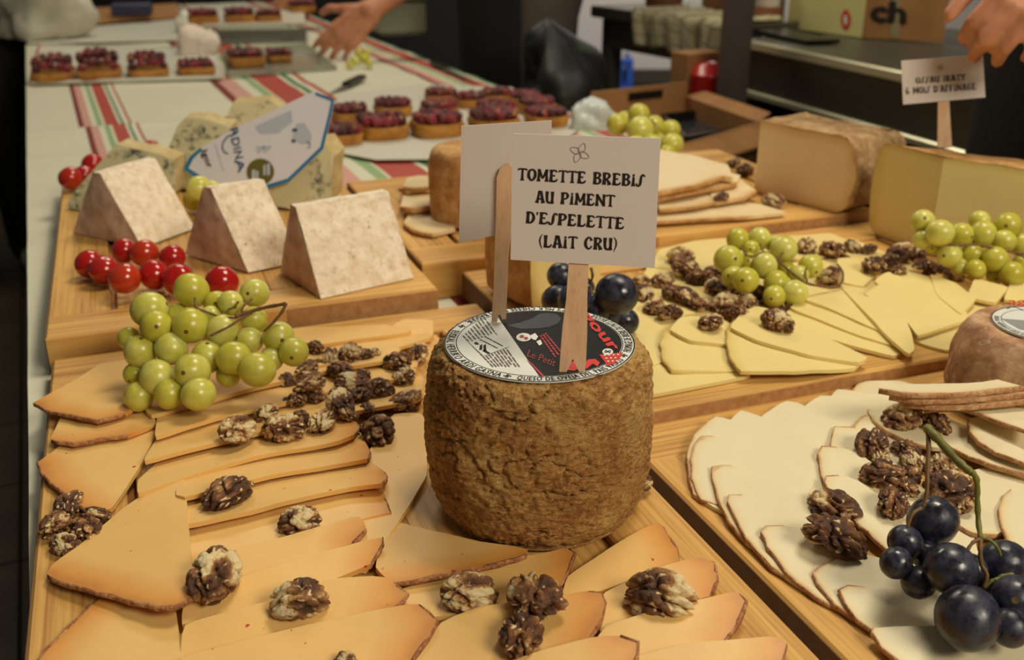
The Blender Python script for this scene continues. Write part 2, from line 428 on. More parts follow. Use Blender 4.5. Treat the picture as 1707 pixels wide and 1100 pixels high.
# ------------------------------------------------------------------ lettering
GL = {
 'T': (.66, [[(.0, .82, .10), (.06, .92, .13), (.33, .94, .12), (.60, .92, .13), (.66, .82, .10)], [(.33, .95, .15), (.33, .45, .17), (.33, .15, .2), (.33, 0, .36)]]),
 'O': (.68, [[(.34, .95, .14), (.13, .78, .19), (.11, .35, .22), (.34, .05, .15), (.57, .35, .22), (.55, .78, .19), (.34, .95, .14)]]),
 'M': (.86, [[(.13, 0, .30), (.13, .3, .19), (.15, .7, .18), (.14, 1, .24)], [(.73, 0, .30), (.73, .3, .19), (.71, .7, .18), (.72, 1, .24)], [(.15, .95, .2), (.3, .55, .17), (.43, .28, .13), (.56, .55, .17), (.71, .95, .2)]]),
 'E': (.66, [[(.15, 0, .30), (.15, .3, .22), (.16, .7, .2), (.15, 1, .28)], [(.12, .93, .14), (.46, .93, .13), (.56, .80, .12)], [(.15, .52, .11), (.40, .52, .13), (.44, .52, .24)], [(.12, .07, .15), (.48, .08, .16), (.62, .26, .10)]]),
 'B': (.66, [[(.15, 0, .28), (.15, .5, .21), (.15, 1, .26)], [(.12, .94, .12), (.42, .92, .15), (.52, .75, .2), (.40, .56, .14), (.15, .53, .11)], [(.15, .53, .11), (.45, .49, .14), (.56, .27, .22), (.42, .07, .15), (.12, .06, .12)]]),
 'R': (.70, [[(.15, 0, .30), (.15, .5, .21), (.15, 1, .26)], [(.12, .94, .12), (.42, .92, .15), (.53, .73, .2), (.40, .53, .14), (.15, .48, .11)], [(.28, .5, .14), (.45, .28, .2), (.56, 0, .3)]]),
 'i': (.36, [[(.17, 0, .34), (.17, .2, .22), (.18, .62, .17), (.16, .66, .26)], [(.18, .80, .14), (.18, .97, .17)]]),
 'S': (.62, [[(.60, .80, .13), (.52, .95, .12), (.40, .92, .14), (.33, .70, .18), (.31, .40, .20), (.27, .14, .17), (.15, .03, .13), (.03, .12, .16), (.05, .24, .15)]]),
 'A': (.74, [[(.12, 0, .30), (.2, .35, .19), (.28, .95, .17)], [(.62, 0, .32), (.55, .35, .22), (.42, .98, .20)], [(.17, .34, .12), (.58, .34, .12)], [(.20, .96, .12), (.46, .96, .14)]]),
 'U': (.68, [[(.12, 1, .26), (.12, .45, .2), (.17, .16, .2), (.34, .05, .15), (.5, .2, .18), (.54, .5, .2), (.53, 1, .26)], [(.54, .4, .18), (.55, .12, .2), (.6, .0, .26)]]),
 'P': (.66, [[(.15, 0, .32), (.15, .5, .21), (.15, 1, .26)], [(.12, .94, .12), (.43, .92, .15), (.55, .70, .21), (.42, .48, .14), (.15, .43, .11)]]),
 'N': (.80, [[(.12, 0, .28), (.13, .5, .18), (.13, 1, .22)], [(.66, 0, .24), (.66, .5, .18), (.66, 1, .24)], [(.13, .92, .2), (.4, .5, .2), (.66, .1, .2)]]),
 'D': (.68, [[(.15, 0, .28), (.15, .5, .21), (.15, 1, .26)], [(.12, .94, .12), (.40, .90, .15), (.55, .65, .2), (.55, .35, .22), (.40, .09, .16), (.12, .06, .12)]]),
 "'": (.20, [[(.10, .98, .16), (.08, .72, .06)]]),
 'L': (.62, [[(.15, 0, .28), (.15, .5, .21), (.15, 1, .28)], [(.12, .07, .15), (.46, .08, .16), (.60, .28, .10)]]),
 '(': (.30, [[(.26, 1.08, .04), (.10, .8, .10), (.07, .4, .11), (.24, -.12, .04)]]),
 ')': (.30, [[(.04, 1.08, .04), (.20, .8, .10), (.23, .4, .11), (.06, -.12, .04)]]),
 'C': (.66, [[(.56, .70, .22), (.46, .93, .13), (.28, .93, .16), (.13, .66, .2), (.14, .3, .22), (.32, .05, .15), (.5, .12, .13), (.58, .3, .1)]]),
 'Y': (.68, [[(.08, 1, .28), (.2, .7, .18), (.34, .45, .17)], [(.60, 1, .28), (.48, .7, .18), (.34, .45, .17)], [(.34, .5, .17), (.34, .2, .18), (.34, 0, .34)]]),
 'F': (.62, [[(.15, 0, .32), (.15, .5, .21), (.15, 1, .26)], [(.12, .93, .14), (.46, .93, .13), (.56, .80, .12)], [(.15, .52, .11), (.40, .52, .13), (.44, .52, .24)]]),
 'G': (.70, [[(.56, .72, .2), (.46, .93, .13), (.28, .93, .16), (.13, .66, .2), (.14, .3, .22), (.32, .05, .15), (.52, .2, .16), (.56, .42, .2), (.4, .45, .1)]]),
 '6': (.62, [[(.5, .9, .14), (.3, .92, .14), (.14, .6, .18), (.14, .25, .2), (.31, .05, .15), (.48, .25, .18), (.36, .5, .13), (.16, .42, .1)]]),
 ' ': (.42, []),
}
def groovy(text, gap=.04):
    """polygons of hand-drawn flared capitals, in units of the cap height; returns polys, width"""
    out = []; x = 0
    for ch in text:
        w, strokes = GL[ch]
        for st in strokes:
            # smooth the stroke
            pts = []
            for i in range(len(st) - 1):
                for k in range(4):
                    t = k / 4; p0 = st[max(i - 1, 0)]; p1 = st[i]; p2 = st[i + 1]; p3 = st[min(i + 2, len(st) - 1)]
                    pts.append(tuple(.5 * (2 * p1[j] + (p2[j] - p0[j]) * t + (2 * p0[j] - 5 * p1[j] + 4 * p2[j] - p3[j]) * t * t + (3 * p1[j] - p0[j] - 3 * p2[j] + p3[j]) * t ** 3) for j in range(3)))
            pts.append(st[-1]); L = []; Rr = []
            for i, p in enumerate(pts):
                a = pts[max(i - 1, 0)]; b = pts[min(i + 1, len(pts) - 1)]
                d = Vector((b[0] - a[0], b[1] - a[1])).normalized(); nn = Vector((-d.y, d.x)) * p[2] / 2
                L.append((x + p[0] + nn.x, p[1] + nn.y)); Rr.append((x + p[0] - nn.x, p[1] - nn.y))
            for i in range(len(pts) - 1): out.append([Rr[i], Rr[i + 1], L[i + 1], L[i]])
        x += w + gap
    return out, x - gap
_fc = {}
def font_polys(text):
    """filled outlines of a text in Blender's own typeface, size 1"""
    if text in _fc: return _fc[text]
    c = bpy.data.curves.new('t', 'FONT'); c.body = text; c.resolution_u = 2; c.fill_mode = 'FRONT'
    o = bpy.data.objects.new('t', c); COL.objects.link(o)
    me = o.to_mesh(); v = [(q.co.x, q.co.y) for q in me.vertices]; f = [list(p.vertices) for p in me.polygons]
    w = max([q[0] for q in v], default=.3); o.to_mesh_clear()
    bpy.data.objects.remove(o); bpy.data.curves.remove(c)
    _fc[text] = ([[v[i] for i in p] for p in f], w); return _fc[text]
def put_polys(mb, polys, fn, mi=0):
    for p in polys:
        mb.add([fn(*q) for q in p], [list(range(len(p)))], mi)
def px_text(mb, polys, width, plane, p0, p1, hpx, off=.0002, mi=0, up=None, bold=0):
    if bold:
        for k, (dx, dy) in enumerate(((-1, 0), (1, 0), (0, 1), (0, -1))):
            px_text(mb, [[(x + dx * bold, y + dy * bold) for x, y in q] for q in polys], width, plane, p0, p1, hpx, off + k * 2.5e-5, mi, up)
        return
    """lay polygons along the line p0 -> p1 of the plane, cap height hpx"""
    d = Vector((p1[0] - p0[0], p1[1] - p0[1])); u = up or Vector((d.y, -d.x)).normalized()
    put_polys(mb, polys, lambda x, y: plane.at(p0[0] + d.x * x / width + u[0] * y * hpx, p0[1] + d.y * x / width + u[1] * y * hpx, off), mi)

M['ink'] = plain('black_ink', srgb(34, 22, 14), .7)
M['thin_ink'] = plain('grey_ink', srgb(120, 108, 100), .7)
M['paper'] = plain('white_card', srgb(226, 214, 208), .75, (300, .05, .0003))
M['stick'] = bamboo('birch_stick', srgb(218, 174, 134), srgb(238, 200, 162), 0)
M['white_print'] = plain('white_print', srgb(226, 228, 222), .4)
M['grey_print'] = plain('grey_print', srgb(150, 152, 152), .4)
M['black_print'] = plain('black_print', srgb(26, 26, 26), .22, Coat_Weight=.3)
M['dark_ink'] = plain('dark_print', srgb(58, 62, 66), .4)
M['red_print'] = plain('red_print', srgb(206, 44, 34), .4)
M['crimson'] = plain('crimson_print', srgb(170, 40, 52), .4)
M['blue_print'] = plain('blue_print', srgb(26, 118, 168), .35)
M['navy'] = plain('navy_print', srgb(52, 84, 120), .4)
M['pale_blue'] = plain('pale_blue_print', srgb(184, 194, 204), .4)
M['olive'] = plain('olive_print', srgb(104, 98, 40), .4)

# ------------------------------------------------------------------ setting: floor tiles, back wall
TD = Vector((-math.sin(R(23.8)), math.cos(R(23.8)))); TN = Vector((TD.y, -TD.x))      # table's own axes: along, across
M['tile'] = plain('dark_floor_tile', srgb(104, 92, 70), .45, (30, .1, .001), (6, srgb(84, 74, 56)))
M['grout'] = plain('floor_grout', srgb(48, 42, 34), .8)
f = MB(); f.box((0, 3, -.03), (9, 11, .05)); fl = f.build('floor', 'grout', None, False, (0, 3, -.055)); fl['kind'] = 'structure'
tm = mesh_only(MB().box((0, 0, 0), (.294, .294, .01), None, 0, .002), 'tile', 'tile', False)
for i in range(12):
    for j in range(16):
        q = Vector((-1.6, -.2)) + TN * (i * .3) + TD * (j * .3) + TN * -.6
        obj('tile', tm, fl, (q.x, q.y, 0), (0, 0, R(23.8)))
M['wall'] = plain('pale_wall_paint', srgb(216, 208, 200), .7, (40, .06, .001))
M['dark_wall'] = plain('dark_wall_paint', srgb(30, 27, 24), .8)
w = MB(); w.box((2.3, 7.2, 1.4), (4.7, .12, 2.8)); w.build('wall_back', 'wall', None, False, (2.3, 7.2, 0))['kind'] = 'structure'
w = MB(); w.box((-2.2, 7.2, 1.4), (4.3, .12, 2.8)); w.build('wall_left', 'dark_wall', None, False, (-2.2, 7.2, 0))['kind'] = 'structure'
w = MB(); w.box((2.3, 7.12, .05), (4.7, .03, .10), None, 0, .004); w.build('baseboard_back', plain('baseboard', srgb(70, 64, 56), .5), None, False, (2.3, 7.12, 0))['kind'] = 'structure'

# ------------------------------------------------------------------ long table and its striped cloth
TZ = .75
def T3(u, v, z): q = TN * u + TD * v; return Vector((q.x, q.y, z))
def UV(x, y, z=TZ): q = P(x, y, z); return TN.dot(q.xy), TD.dot(q.xy)
u_l = UV(45, 300)[0]; u_r = UV(800, 132)[0]
v_far = UV(300, 8)[1]
tb = thing('trestle_table', 'long trestle table hidden under the striped white cloth', 'table', T3((u_l + u_r) / 2, 2.0, 0))
M['table_wood'] = plain('table_board', srgb(150, 120, 84), .6)
M['steel_leg'] = plain('grey_steel', srgb(90, 90, 88), .4, Metallic=.8)
V0, V1 = .18, v_far
a = MB(); a.box(T3((u_l + u_r) / 2, (V0 + V1) / 2, TZ - .02), (u_r - u_l - .02, V1 - V0 - .02, .03), Euler((0, 0, R(23.8))), 0, .004); a.build('tabletop', 'table_wood', tb)
for u in (u_l + .08, u_r - .08):
    for v in (.5, 1.7, 2.0, 3.2, 3.5, V1 - .2):
        a = MB(); a.tube([T3(u, v, .005), T3(u, v, TZ - .035)], .016, 12); a.build('leg', 'steel_leg', tb, True)
t = NT('striped_cloth'); pu = t.attr('u').outputs['Fac']
cw = srgb(222, 220, 196)
red, drk, grn, pnk = srgb(182, 78, 64), srgb(128, 52, 44), srgb(66, 120, 78), srgb(214, 160, 146)
lgn = srgb(150, 178, 126)
def band(u0, u1, flip=False):
    st = [(0, drk), (.09, pnk), (.26, cw), (.36, lgn), (.44, cw), (.48, red), (.74, cw), (.80, grn), (.86, cw), (.92, red), (.98, cw)]
    if flip: st = [(0, red), (.06, cw), (.14, grn), (.20, cw), (.26, red), (.52, cw), (.56, lgn), (.64, cw), (.74, pnk), (.91, drk), (1.0, cw)]
    return [(lerp(u0, u1, p), c) for p, c in st]
bl = (UV(120, 175)[0], UV(203, 175)[0])
bm_ = (UV(352, 142)[0], UV(525, 142)[0])
br = (UV(652, 110)[0], UV(720, 100)[0])
stops = [(-9, cw)] + band(*bl) + band(*bm_) + band(br[0] + .0, br[0] + .14)
lo_u, hi_u = u_l - .1, u_r + .1
# piecewise constant stripes: ramps hold at most 32 stops
stops = [(max(0.0, (p - lo_u) / (hi_u - lo_u)), c) for p, c in stops][:32]
col = t.ramp(pu, stops, 'CONSTANT')
wv = t.noise(t.pos(), 900, 2)
col = t.mix(t.math('MULTIPLY', wv, .18), col, (.35, .35, .28, 1), 'MULTIPLY')
t.color(col); t.set(Roughness=.55, Specular_IOR_Level=.35); t.bump(wv, .15, .0004); M['striped_cloth'] = t.m
c = MB(); ua = []
def cloth_grid(us, vs, zf, shift=0.0):
    k = len(c.v); nu = len(us)
    for v in vs:
        for u in us:
            q = zf(u, v); c.v.append(q); ua.append((u - lo_u + shift) / (hi_u - lo_u))
    for j in range(len(vs) - 1):
        for i in range(nu - 1):
            a0 = k + j * nu + i; c.f.append([a0, a0 + 1, a0 + nu + 1, a0 + nu]); c.m.append(0)
v_fold = UV(150, 215)[1]
def top_z(u, v):
    z = TZ + .0015 + .0026 * fbm(Vector((u * .6, v, 0)), 9, 3)
    z += .002 * math.exp(-((v - v_fold) / .006) ** 2) + .0015 * math.exp(-((v - UV(150, 260)[1]) / .01) ** 2)
    return z
fr = lambda n: [i / (n - 1) for i in range(n)]
def vlist(a, b, n): return [lerp(a, b, i) for i in fr(n)]
def skirt(side):
    u0 = u_l if side < 0 else u_r
    def zf(s, v):
        d = s * .42; wv = .014 * math.sin(v * 21 + 2 * math.sin(v * 5)) * s + .012 * s
        return T3(u0 + side * (wv + .004 * min(1, s * 12)), v, TZ - d + (top_z(u0, v) - TZ) * (1 - s))
    return zf
for (va, vb, n, sh) in ((V0, v_fold - .0005, 70, -.010), (v_fold + .0005, V1, 130, 0)):
    vv = vlist(va, vb, n)
    cloth_grid(vlist(u_l, u_r, 46), vv, lambda u, v: T3(u, v, top_z(u, v)), sh)
    k0 = len(ua); ss = [0, .02, .06, .15, .3, .5, .75, 1]
    cloth_grid(ss, vv, skirt(-1)); cloth_grid(ss, vv, skirt(1))
    for i in range(k0, len(ua)): ua[i] = 0.0
cl = c.build('tablecloth', 'striped_cloth', None, True, T3((u_l + u_r) / 2, 2, TZ), attr={'u': ua})
tag(cl, 'white tablecloth with red and green stripes covering the long table', 'tablecloth')

# ------------------------------------------------------------------ bamboo boards
BA, BB_, BC, BD, BE = .770, .770, .786, .781, .793
def board(label, n0, n1, e0, e1, ztop, ang, zbot=TZ + .004, rail=.052, names='serving_board'):
    nx = Vector((math.cos(R(ang)), math.sin(R(ang)), 0)); ny = Vector((-nx.y, nx.x, 0)); rot = Euler((0, 0, R(ang)))
    w, d = n1 - n0, e1 - e0; c0 = nx * (n0 + w / 2) + ny * (e0 + d / 2)
    root = thing(names, label, 'board', (c0.x, c0.y, zbot))
    def slab(name, x0, x1, y0, y1, z0, z1, m, bev=.0015):
        mb = MB(); p = nx * (n0 + (x0 + x1) / 2) + ny * (e0 + (y0 + y1) / 2); p.z = (z0 + z1) / 2
        mb.box(p, (x1 - x0, y1 - y0, z1 - z0), rot, 0, bev); return mb.build(name, m, root)
    g = .006; zs = ztop - .006
    slab('base', .001, w - .001, .001, d - .001, zbot, zs - .0002, 'groove')
    slab('rail', 0, w, 0, rail, zs - .008, ztop, 'bamboo_x'); slab('rail', 0, w, d - rail, d, zs - .008, ztop, 'bamboo_x')
    slab('rail', 0, rail, rail, d - rail, zs - .008, ztop, 'bamboo'); slab('rail', w - rail, w, rail, d - rail, zs - .008, ztop, 'bamboo')
    k = 5; W = (w - 2 * rail - 2 * g) / k
    for i in range(k): slab('stave', rail + g + i * W + .0001, rail + g + (i + 1) * W - .0001, rail + g, d - rail - g, zs, ztop - .0012, 'bamboo', .0005)
    slab('side_shade', -.0008, .002, .001, d - .001, zbot, ztop - .0015, 'bamboo_shade', .0002)  # strip added on the left side, dark colour standing in for shade
    # the front edge shows end-grain blocks
    x = 0; rs = random.Random(int(n0 * 1000) + 5)
    while x < w - .002:
        x2 = min(w, x + rs.uniform(.05, .13)); mb = MB()
        p = nx * (n0 + (x + x2) / 2) + ny * (e0 + .0012); p.z = (zbot + ztop - .002) / 2
        mb.box(p, (x2 - x - .0002, .004, ztop - .002 - zbot), rot); mb.build('edge_block', 'bamboo_end' if rs.random() < .6 else 'bamboo_x', root); x = x2
    return root
def NE(px, z, ang):
    q = P(px[0], px[1], z); a = R(ang); nx = Vector((math.cos(a), math.sin(a))); return nx.dot(q.xy), Vector((-nx.y, nx.x)).dot(q.xy)
AA = 20.7
nA0 = (NE((85, 600), BA, AA)[0] + NE((48, 1100), BA, AA)[0]) / 2; nA1 = NE((1207, 931), BA, AA)[0]
eA1 = NE((85, 600), BA, AA)[1]
board('bamboo board nearest the camera carrying orange slices and the big cheese wheel', nA0, nA1, .22, eA1, BA, AA)
nB0 = NE((1190, 880), BB_, AA)[0]; eB1 = NE((1076, 700), BB_, AA)[1]
board('bamboo board at front with the reddish-rinded white slices and black grapes', nB0, nB0 + .376, .16, eB1 - .002, BB_, AA)
AC = 20.7
nC0, eC0 = NE((75, 564), BC, AC); nC1 = NE((742, 490), BC, AC)[0] - .002; eC1 = NE((82, 290), BC, AC)[1]
board('bamboo board with tomatoes and pale wedges behind the orange slices', nC0, nC1, eC0, eC1, BC, AC)
eD0 = (NE((1076, 683), BD, AA)[1] + NE((1498, 612), BD, AA)[1]) / 2
eE0 = (NE((700, 434), BE, AA)[1] + NE((1095, 398), BE, AA)[1]) / 2; nE0 = NE((640, 370), BE, AA)[0]; eE1 = NE((580, 303), BE, AA)[1]
board('bamboo board with the yellow slice fan, walnuts and green grapes', nA1 + .006, nA1 + .526, eD0, eE0 - .004, BD, AA)
board('bamboo board farthest back with the brown-rinded half wheel', nE0, nE0 + .55, eE0, eE1, BE, AA)
# ------------------------------------------------------------------ the big cheese wheel with its round label
def height_to(p, ypx):
    lo, hi = 0.0, .4
    for _ in range(40):
        m = (lo + hi) / 2; q = Vector((p[0], p[1], p[2] + m)) - CAMV
        if 550 - F_PX * q.dot(UPV) / q.dot(FW) > ypx: lo = m
        else: hi = m
    return lo
def rough_lathe(prof, c, n, amp, scale, amp2=0, crev=0):
    mb = MB(); mb.lathe(prof, n, c)
    cx = Vector(c)
    for i, q in enumerate(mb.v):
        d = Vector((q.x - cx.x, q.y - cx.y, 0)); l = d.length
        s = fbm(q, scale, 5) * amp + fbm(q, scale * .18, 3) * amp2
        pit = max(0, fbm(q + Vector((3, 1, 0)), scale * .7, 3) - .25) * amp * 2.2
        if crev:
            e = Vector((q.x * 75, q.y * 75, q.z * 150)); w = noise.turbulence_vector(e * .5, 2, False) * .6
            pit += crev * (max(0, 1 - abs(noise.noise(e + w)) * 5) ** 1.5 * max(0, noise.noise(e * .23) + .35) + .55 * max(0, 1 - abs(noise.noise(e * 2.3 + w)) * 4) ** 2 * max(0, noise.noise(e * .4 + w) + .3))
        if l > 1e-6 and q.z > cx.z + .002: q += d / l * (s - pit) * min(1, l / .03); q.z += (s * .5) * (1 if q.z > cx.z + .02 else 0)
    return mb
def dense(prof, step):
    out = []
    for i in range(len(prof) - 1):
        a, b = prof[i], prof[i + 1]; k = max(1, int(math.hypot(b[0] - a[0], b[1] - a[1]) / step))
        # Catmull-Rom through the profile
        p0 = prof[max(i - 1, 0)]; p3 = prof[min(i + 2, len(prof) - 1)]
        for j in range(k):
            t = j / k
            out.append(tuple(.5 * (2 * a[m] + (b[m] - p0[m]) * t + (2 * p0[m] - 5 * a[m] + 4 * b[m] - p3[m]) * t * t + (3 * a[m] - p0[m] - 3 * b[m] + p3[m]) * t ** 3) for m in range(2)))
    out.append(prof[-1]); return [(max(r, .0004), z) for r, z in out]
WC = P(896, 827, BA + .001); WC.x = .0165
WH = .107
wheel = thing('whole_cheese', 'big brown-rinded cheese wheel with round black and white label on top', 'cheese', WC)
pr = dense([(.0005, 0), (.055, 0), (.0605, .002), (.0655, .010), (.0695, .030), (.0708, .052), (.0698, .076), (.0672, .095), (.0625, .1035), (.054, .1068), (.03, .107), (.0005, .107)], .00105)
t = NT('wheel_rind'); p = t.pos()
n1 = t.noise(p, 420, 6, .7); n2 = t.noise(p, 24, 4, .6); n3 = t.noise(t.mapped(p, (1, 1, 2.4)), 190, 5, .68)
ccol = t.ramp(t.math('ADD', t.math('MULTIPLY', n2, .5), t.math('MULTIPLY', n3, .5)), [(.36, srgb(150, 98, 50)), (.45, srgb(190, 132, 72)), (.53, srgb(222, 168, 94)), (.64, srgb(240, 204, 132))])
ccol = t.mix(t.math('MULTIPLY', t.math('SUBTRACT', n1, .53, True), 5.0, True), ccol, srgb(232, 196, 134))
ccol = t.mix(t.math('MULTIPLY', t.math('SUBTRACT', .45, n1, True), 4.0, True), ccol, srgb(112, 66, 30))
t.color(ccol); t.set(Roughness=.72, Specular_IOR_Level=.3); t.bump(t.math('ADD', t.math('MULTIPLY', n1, .7), n3), 1.0, .0045); M['wheel_rind'] = t.m
rough_lathe(pr, WC, 430, .0011, 210, .0016, .0042).build('rind_body', 'wheel_rind', wheel, True)
LZ = WC.z + WH + .0012; LC = Vector((WC.x, WC.y, LZ)); LP = Plane(LC, (0, 0, 1)); LR = .0572
def disc(mb, c, r, h, n=96, notch=True):
    pts = []
    for k in range(n):
        a = 2 * math.pi * k / n; rr = r * (1 - (.022 if notch and k % 24 == 9 else 0)); pts.append(Vector((c.x + rr * math.cos(a), c.y + rr * math.sin(a), c.z)))
    mb.prism(pts, h)
mb = MB(); disc(mb, LC - Vector((0, 0, .0008)), LR, .0008); lab = mb.build('label', 'white_print', wheel, False)
def ring(mb, c, r0, r1, z, n=96, a0=0, a1=2 * math.pi, mi=0):
    for k in range(n):
        a, b = lerp(a0, a1, k / n), lerp(a0, a1, (k + 1) / n)
        mb.add([(c.x + r * math.cos(w), c.y + r * math.sin(w), z) for r, w in ((r0, a), (r1, a), (r1, b), (r0, b))], [[0, 1, 2, 3]], mi)
mb = MB(); ring(mb, LC, LR * .985, LR * .999, LZ + .00012); ring(mb, LC, LR * .868, LR * .878, LZ + .00012)
mb.build('ring_line', 'black_print', lab)
# black field: the part of the inner disc right of the chord
ch0, ch1 = LP.at(822, 517), LP.at(908, 640)
mb = MB(); ri = LR * .862
A0 = [a for a in range(0, 360, 3)]
def side(q): return (ch1.x - ch0.x) * (q.y - ch0.y) - (ch1.y - ch0.y) * (q.x - ch0.x)
cp = [Vector((LC.x + ri * math.cos(R(a)), LC.y + ri * math.sin(R(a)), LZ + .00015)) for a in A0]
poly = []
for i in range(len(cp)):
    a, b = cp[i], cp[(i + 1) % len(cp)]
    if side(a) > 0: poly.append(a)
    if side(a) * side(b) < 0: poly.append(a.lerp(b, side(a) / (side(a) - side(b))))
mb.add(poly, [list(range(len(poly)))]); mb.build('black_panel', 'black_print', lab)
def ring_text(mb, text, c, r, h, a0, a1, z, bold=.028):
    adv = [font_polys(ch)[1] + .1 if ch != ' ' else .34 for ch in text]; tot = sum(adv) - .1; x = 0
    sx = R(abs(a1 - a0)) * r / tot; sgn = 1 if a1 > a0 else -1
    for ch, w in zip(text, adv):
        if ch != ' ':
            th = R(a0) + sgn * (x + w / 2) * sx / r; ct, st = math.cos(th), math.sin(th)
            def fn(u, v, w=w, ct=ct, st=st):
                lu = (u - (w - .1) / 2) * sx * sgn; rr = r - sgn * (v * h / .72 - h / 2)
                return Vector((c.x + ct * rr - st * lu, c.y + st * rr + ct * lu, z))
            for dx in (-bold, bold): put_polys(mb, [[(u + dx, v) for u, v in q] for q in font_polys(ch)[0]], lambda u, v: fn(u, v) + Vector((0, 0, 2.5e-5 if dx > 0 else 0)))
        x += w
mb = MB(); rt = LR * .93; hh = .0050
ring_text(mb, 'QUESO DE OVEJA DEL PAÍS VASCO', LC, rt, hh, -105, -30, LZ + .0002)
ring_text(mb, 'FROMAGE DE BREBIS DU PAYS BASQUE', LC, rt, hh, -18, 50, LZ + .0002)
ring_text(mb, "SHEEP'S MILK CHEESE FROM BASQUE", LC, rt, hh, 58, 146, LZ + .0002)
ring_text(mb, 'EUSKAL HERRIKO ARDI GASNA', LC, rt, hh, 162, 245, LZ + .0002)
def swirl_cross(mb, c, s, z, rot=0, w=.22, hook=True):
    for k in range(4):
        a = rot + k * math.pi / 2; pts = []
        for j in range(9):
            b = j / 8 * math.pi * 1.15; q = Vector((.5 - .42 * math.cos(b), .36 * math.sin(b)))
            pts.append(c + Vector((q.x * math.cos(a) - q.y * math.sin(a), q.x * math.sin(a) + q.y * math.cos(a), 0)) * s)
        strip(mb, [Vector((p.x, p.y, z)) for p in pts], w * s, Vector((0, 0, 1)))
def strip(mb, pts, w, nrm):
    v = []
    for i, p in enumerate(pts):
        d = (pts[min(i + 1, len(pts) - 1)] - pts[max(i - 1, 0)]).normalized(); s = nrm.cross(d) * w / 2
        v += [p - s, p + s]
    mb.add(v, [[2 * i, 2 * i + 2, 2 * i + 3, 2 * i + 1] for i in range(len(pts) - 1)])
for a in (-111, -24, 54, 154):
    c = Vector((LC.x + rt * math.cos(R(a)), LC.y + rt * math.sin(R(a)), LZ)); swirl_cross(mb, c, .0021, LZ + .0002, R(a), .42)
mb.build('lettering', 'ink', lab)
def px_lines(mb, p0, p1, q0, q1, n, plane, th, dash=None, seed=1, off=.0003):
    """rows of print too small to read: from edge p0-p1 to edge q0-q1"""
    rs = random.Random(seed)
    for k in range(n):
        t = k / max(1, n - 1); a = Vector(p0).lerp(Vector(p1), t); b = Vector(q0).lerp(Vector(q1), t); x = 0
        while x < .98:
            l = rs.uniform(.05, .14) if dash is None else dash; x2 = min(1, x + l)
            u, v = a.lerp(b, x), a.lerp(b, x2); A, B = plane.at(u.x, u.y, off), plane.at(v.x, v.y, off)
            d = (B - A).normalized(); s = plane.n.cross(d) * th / 2
            mb.add([A - s, B - s, B + s, A + s], [[0, 1, 2, 3]]); x = x2 + rs.uniform(.015, .03)
mb = MB(); px_lines(mb, (806, 528), (772, 560), (866, 612), (822, 612), 9, LP, .0009, None, 3)
mb.build('small_print', 'thin_ink', lab)
mb = MB()
def px_poly(mb, pts, plane, off, mi=0): mb.add([plane.at(x, y, off) for x, y in pts], [list(range(len(pts)))], mi)
px_poly(mb, [(782, 572), (824, 556), (850, 578), (806, 594)], LP, .0004); mb.build('date_patch', 'white_print', lab)
mb = MB()
for a, b in (((790, 573), (797, 575)), ((804, 586), (816, 590)), ((800, 577), (802, 584)), ((806, 577), (809, 586))):
    px_poly(mb, [(a[0], a[1]), (a[0] + 4, a[1] - 2), (b[0] + 2, b[1]), (b[0] - 3, b[1] + 1)], LP, .0006)
px_lines(mb, (808, 562), (800, 567), (838, 578), (830, 582), 2, LP, .0009, None, 5, .0006); mb.build('date_print', 'ink', lab)
mb = MB(); g = font_polys('agour'); px_text(mb, [[(x + .22 * y, y) for x, y in q] for q in g[0]], g[1], LP, (956, 512), (1019, 585), 24, .0004, bold=.035); mb.build('red_wordmark', 'red_print', lab)
mb = MB(); g = font_polys('Le Petit'); px_text(mb, g[0], g[1], LP, (877, 594), (924, 612), 17, .0004)
px_lines(mb, (909, 556), (901, 560), (937, 590), (926, 596), 3, LP, .0012, None, 8, .0004)
px_poly(mb, [(878, 600), (886, 606), (908, 628), (904, 630)], LP, .0005)
mb.build('crimson_script', 'crimson', lab)
def ell(cx, cy, rx, ry, n=20): return [(cx + rx * math.cos(2 * math.pi * k / n), cy + ry * math.sin(2 * math.pi * k / n)) for k in range(n)][::-1]
for pts_, o_, nm_ in ((ell(873, 563, 12.5, 7), .0004, 'white_badge'), (ell(1013, 588, 9, 5.5), .0007, 'white_badge'), ([(884, 560), (892, 556), (897, 562), (893, 568), (887, 566)], .0004, 'white_patch'), ([(894, 570), (901, 567), (904, 574), (899, 577)], .0004, 'white_patch')):
    mb = MB(); px_poly(mb, pts_, LP, o_); mb.build(nm_, 'white_print', lab)
for pts_, o_ in ((ell(870, 562, 4, 2.6), .0006), (ell(877, 565, 3.4, 2.3), .0006)):
    mb = MB(); px_poly(mb, pts_, LP, o_); mb.build('red_spot', 'crimson', lab)
mb = MB(); px_poly(mb, [(999, 592), (1039, 588), (1030, 603), (1013, 611)], LP, .0004); mb.build('red_pattern', 'red_print', lab)
for pts_ in ([(944, 617), (950, 606), (962, 600), (972, 603), (970, 612), (958, 619)], [(972, 610), (980, 600), (992, 599), (1000, 605), (996, 612), (988, 607), (978, 616)], [(930, 619), (940, 612), (946, 616), (940, 620)]):
    mb = MB(); px_poly(mb, pts_, LP, .0004); mb.build('red_pepper', 'red_print', lab)

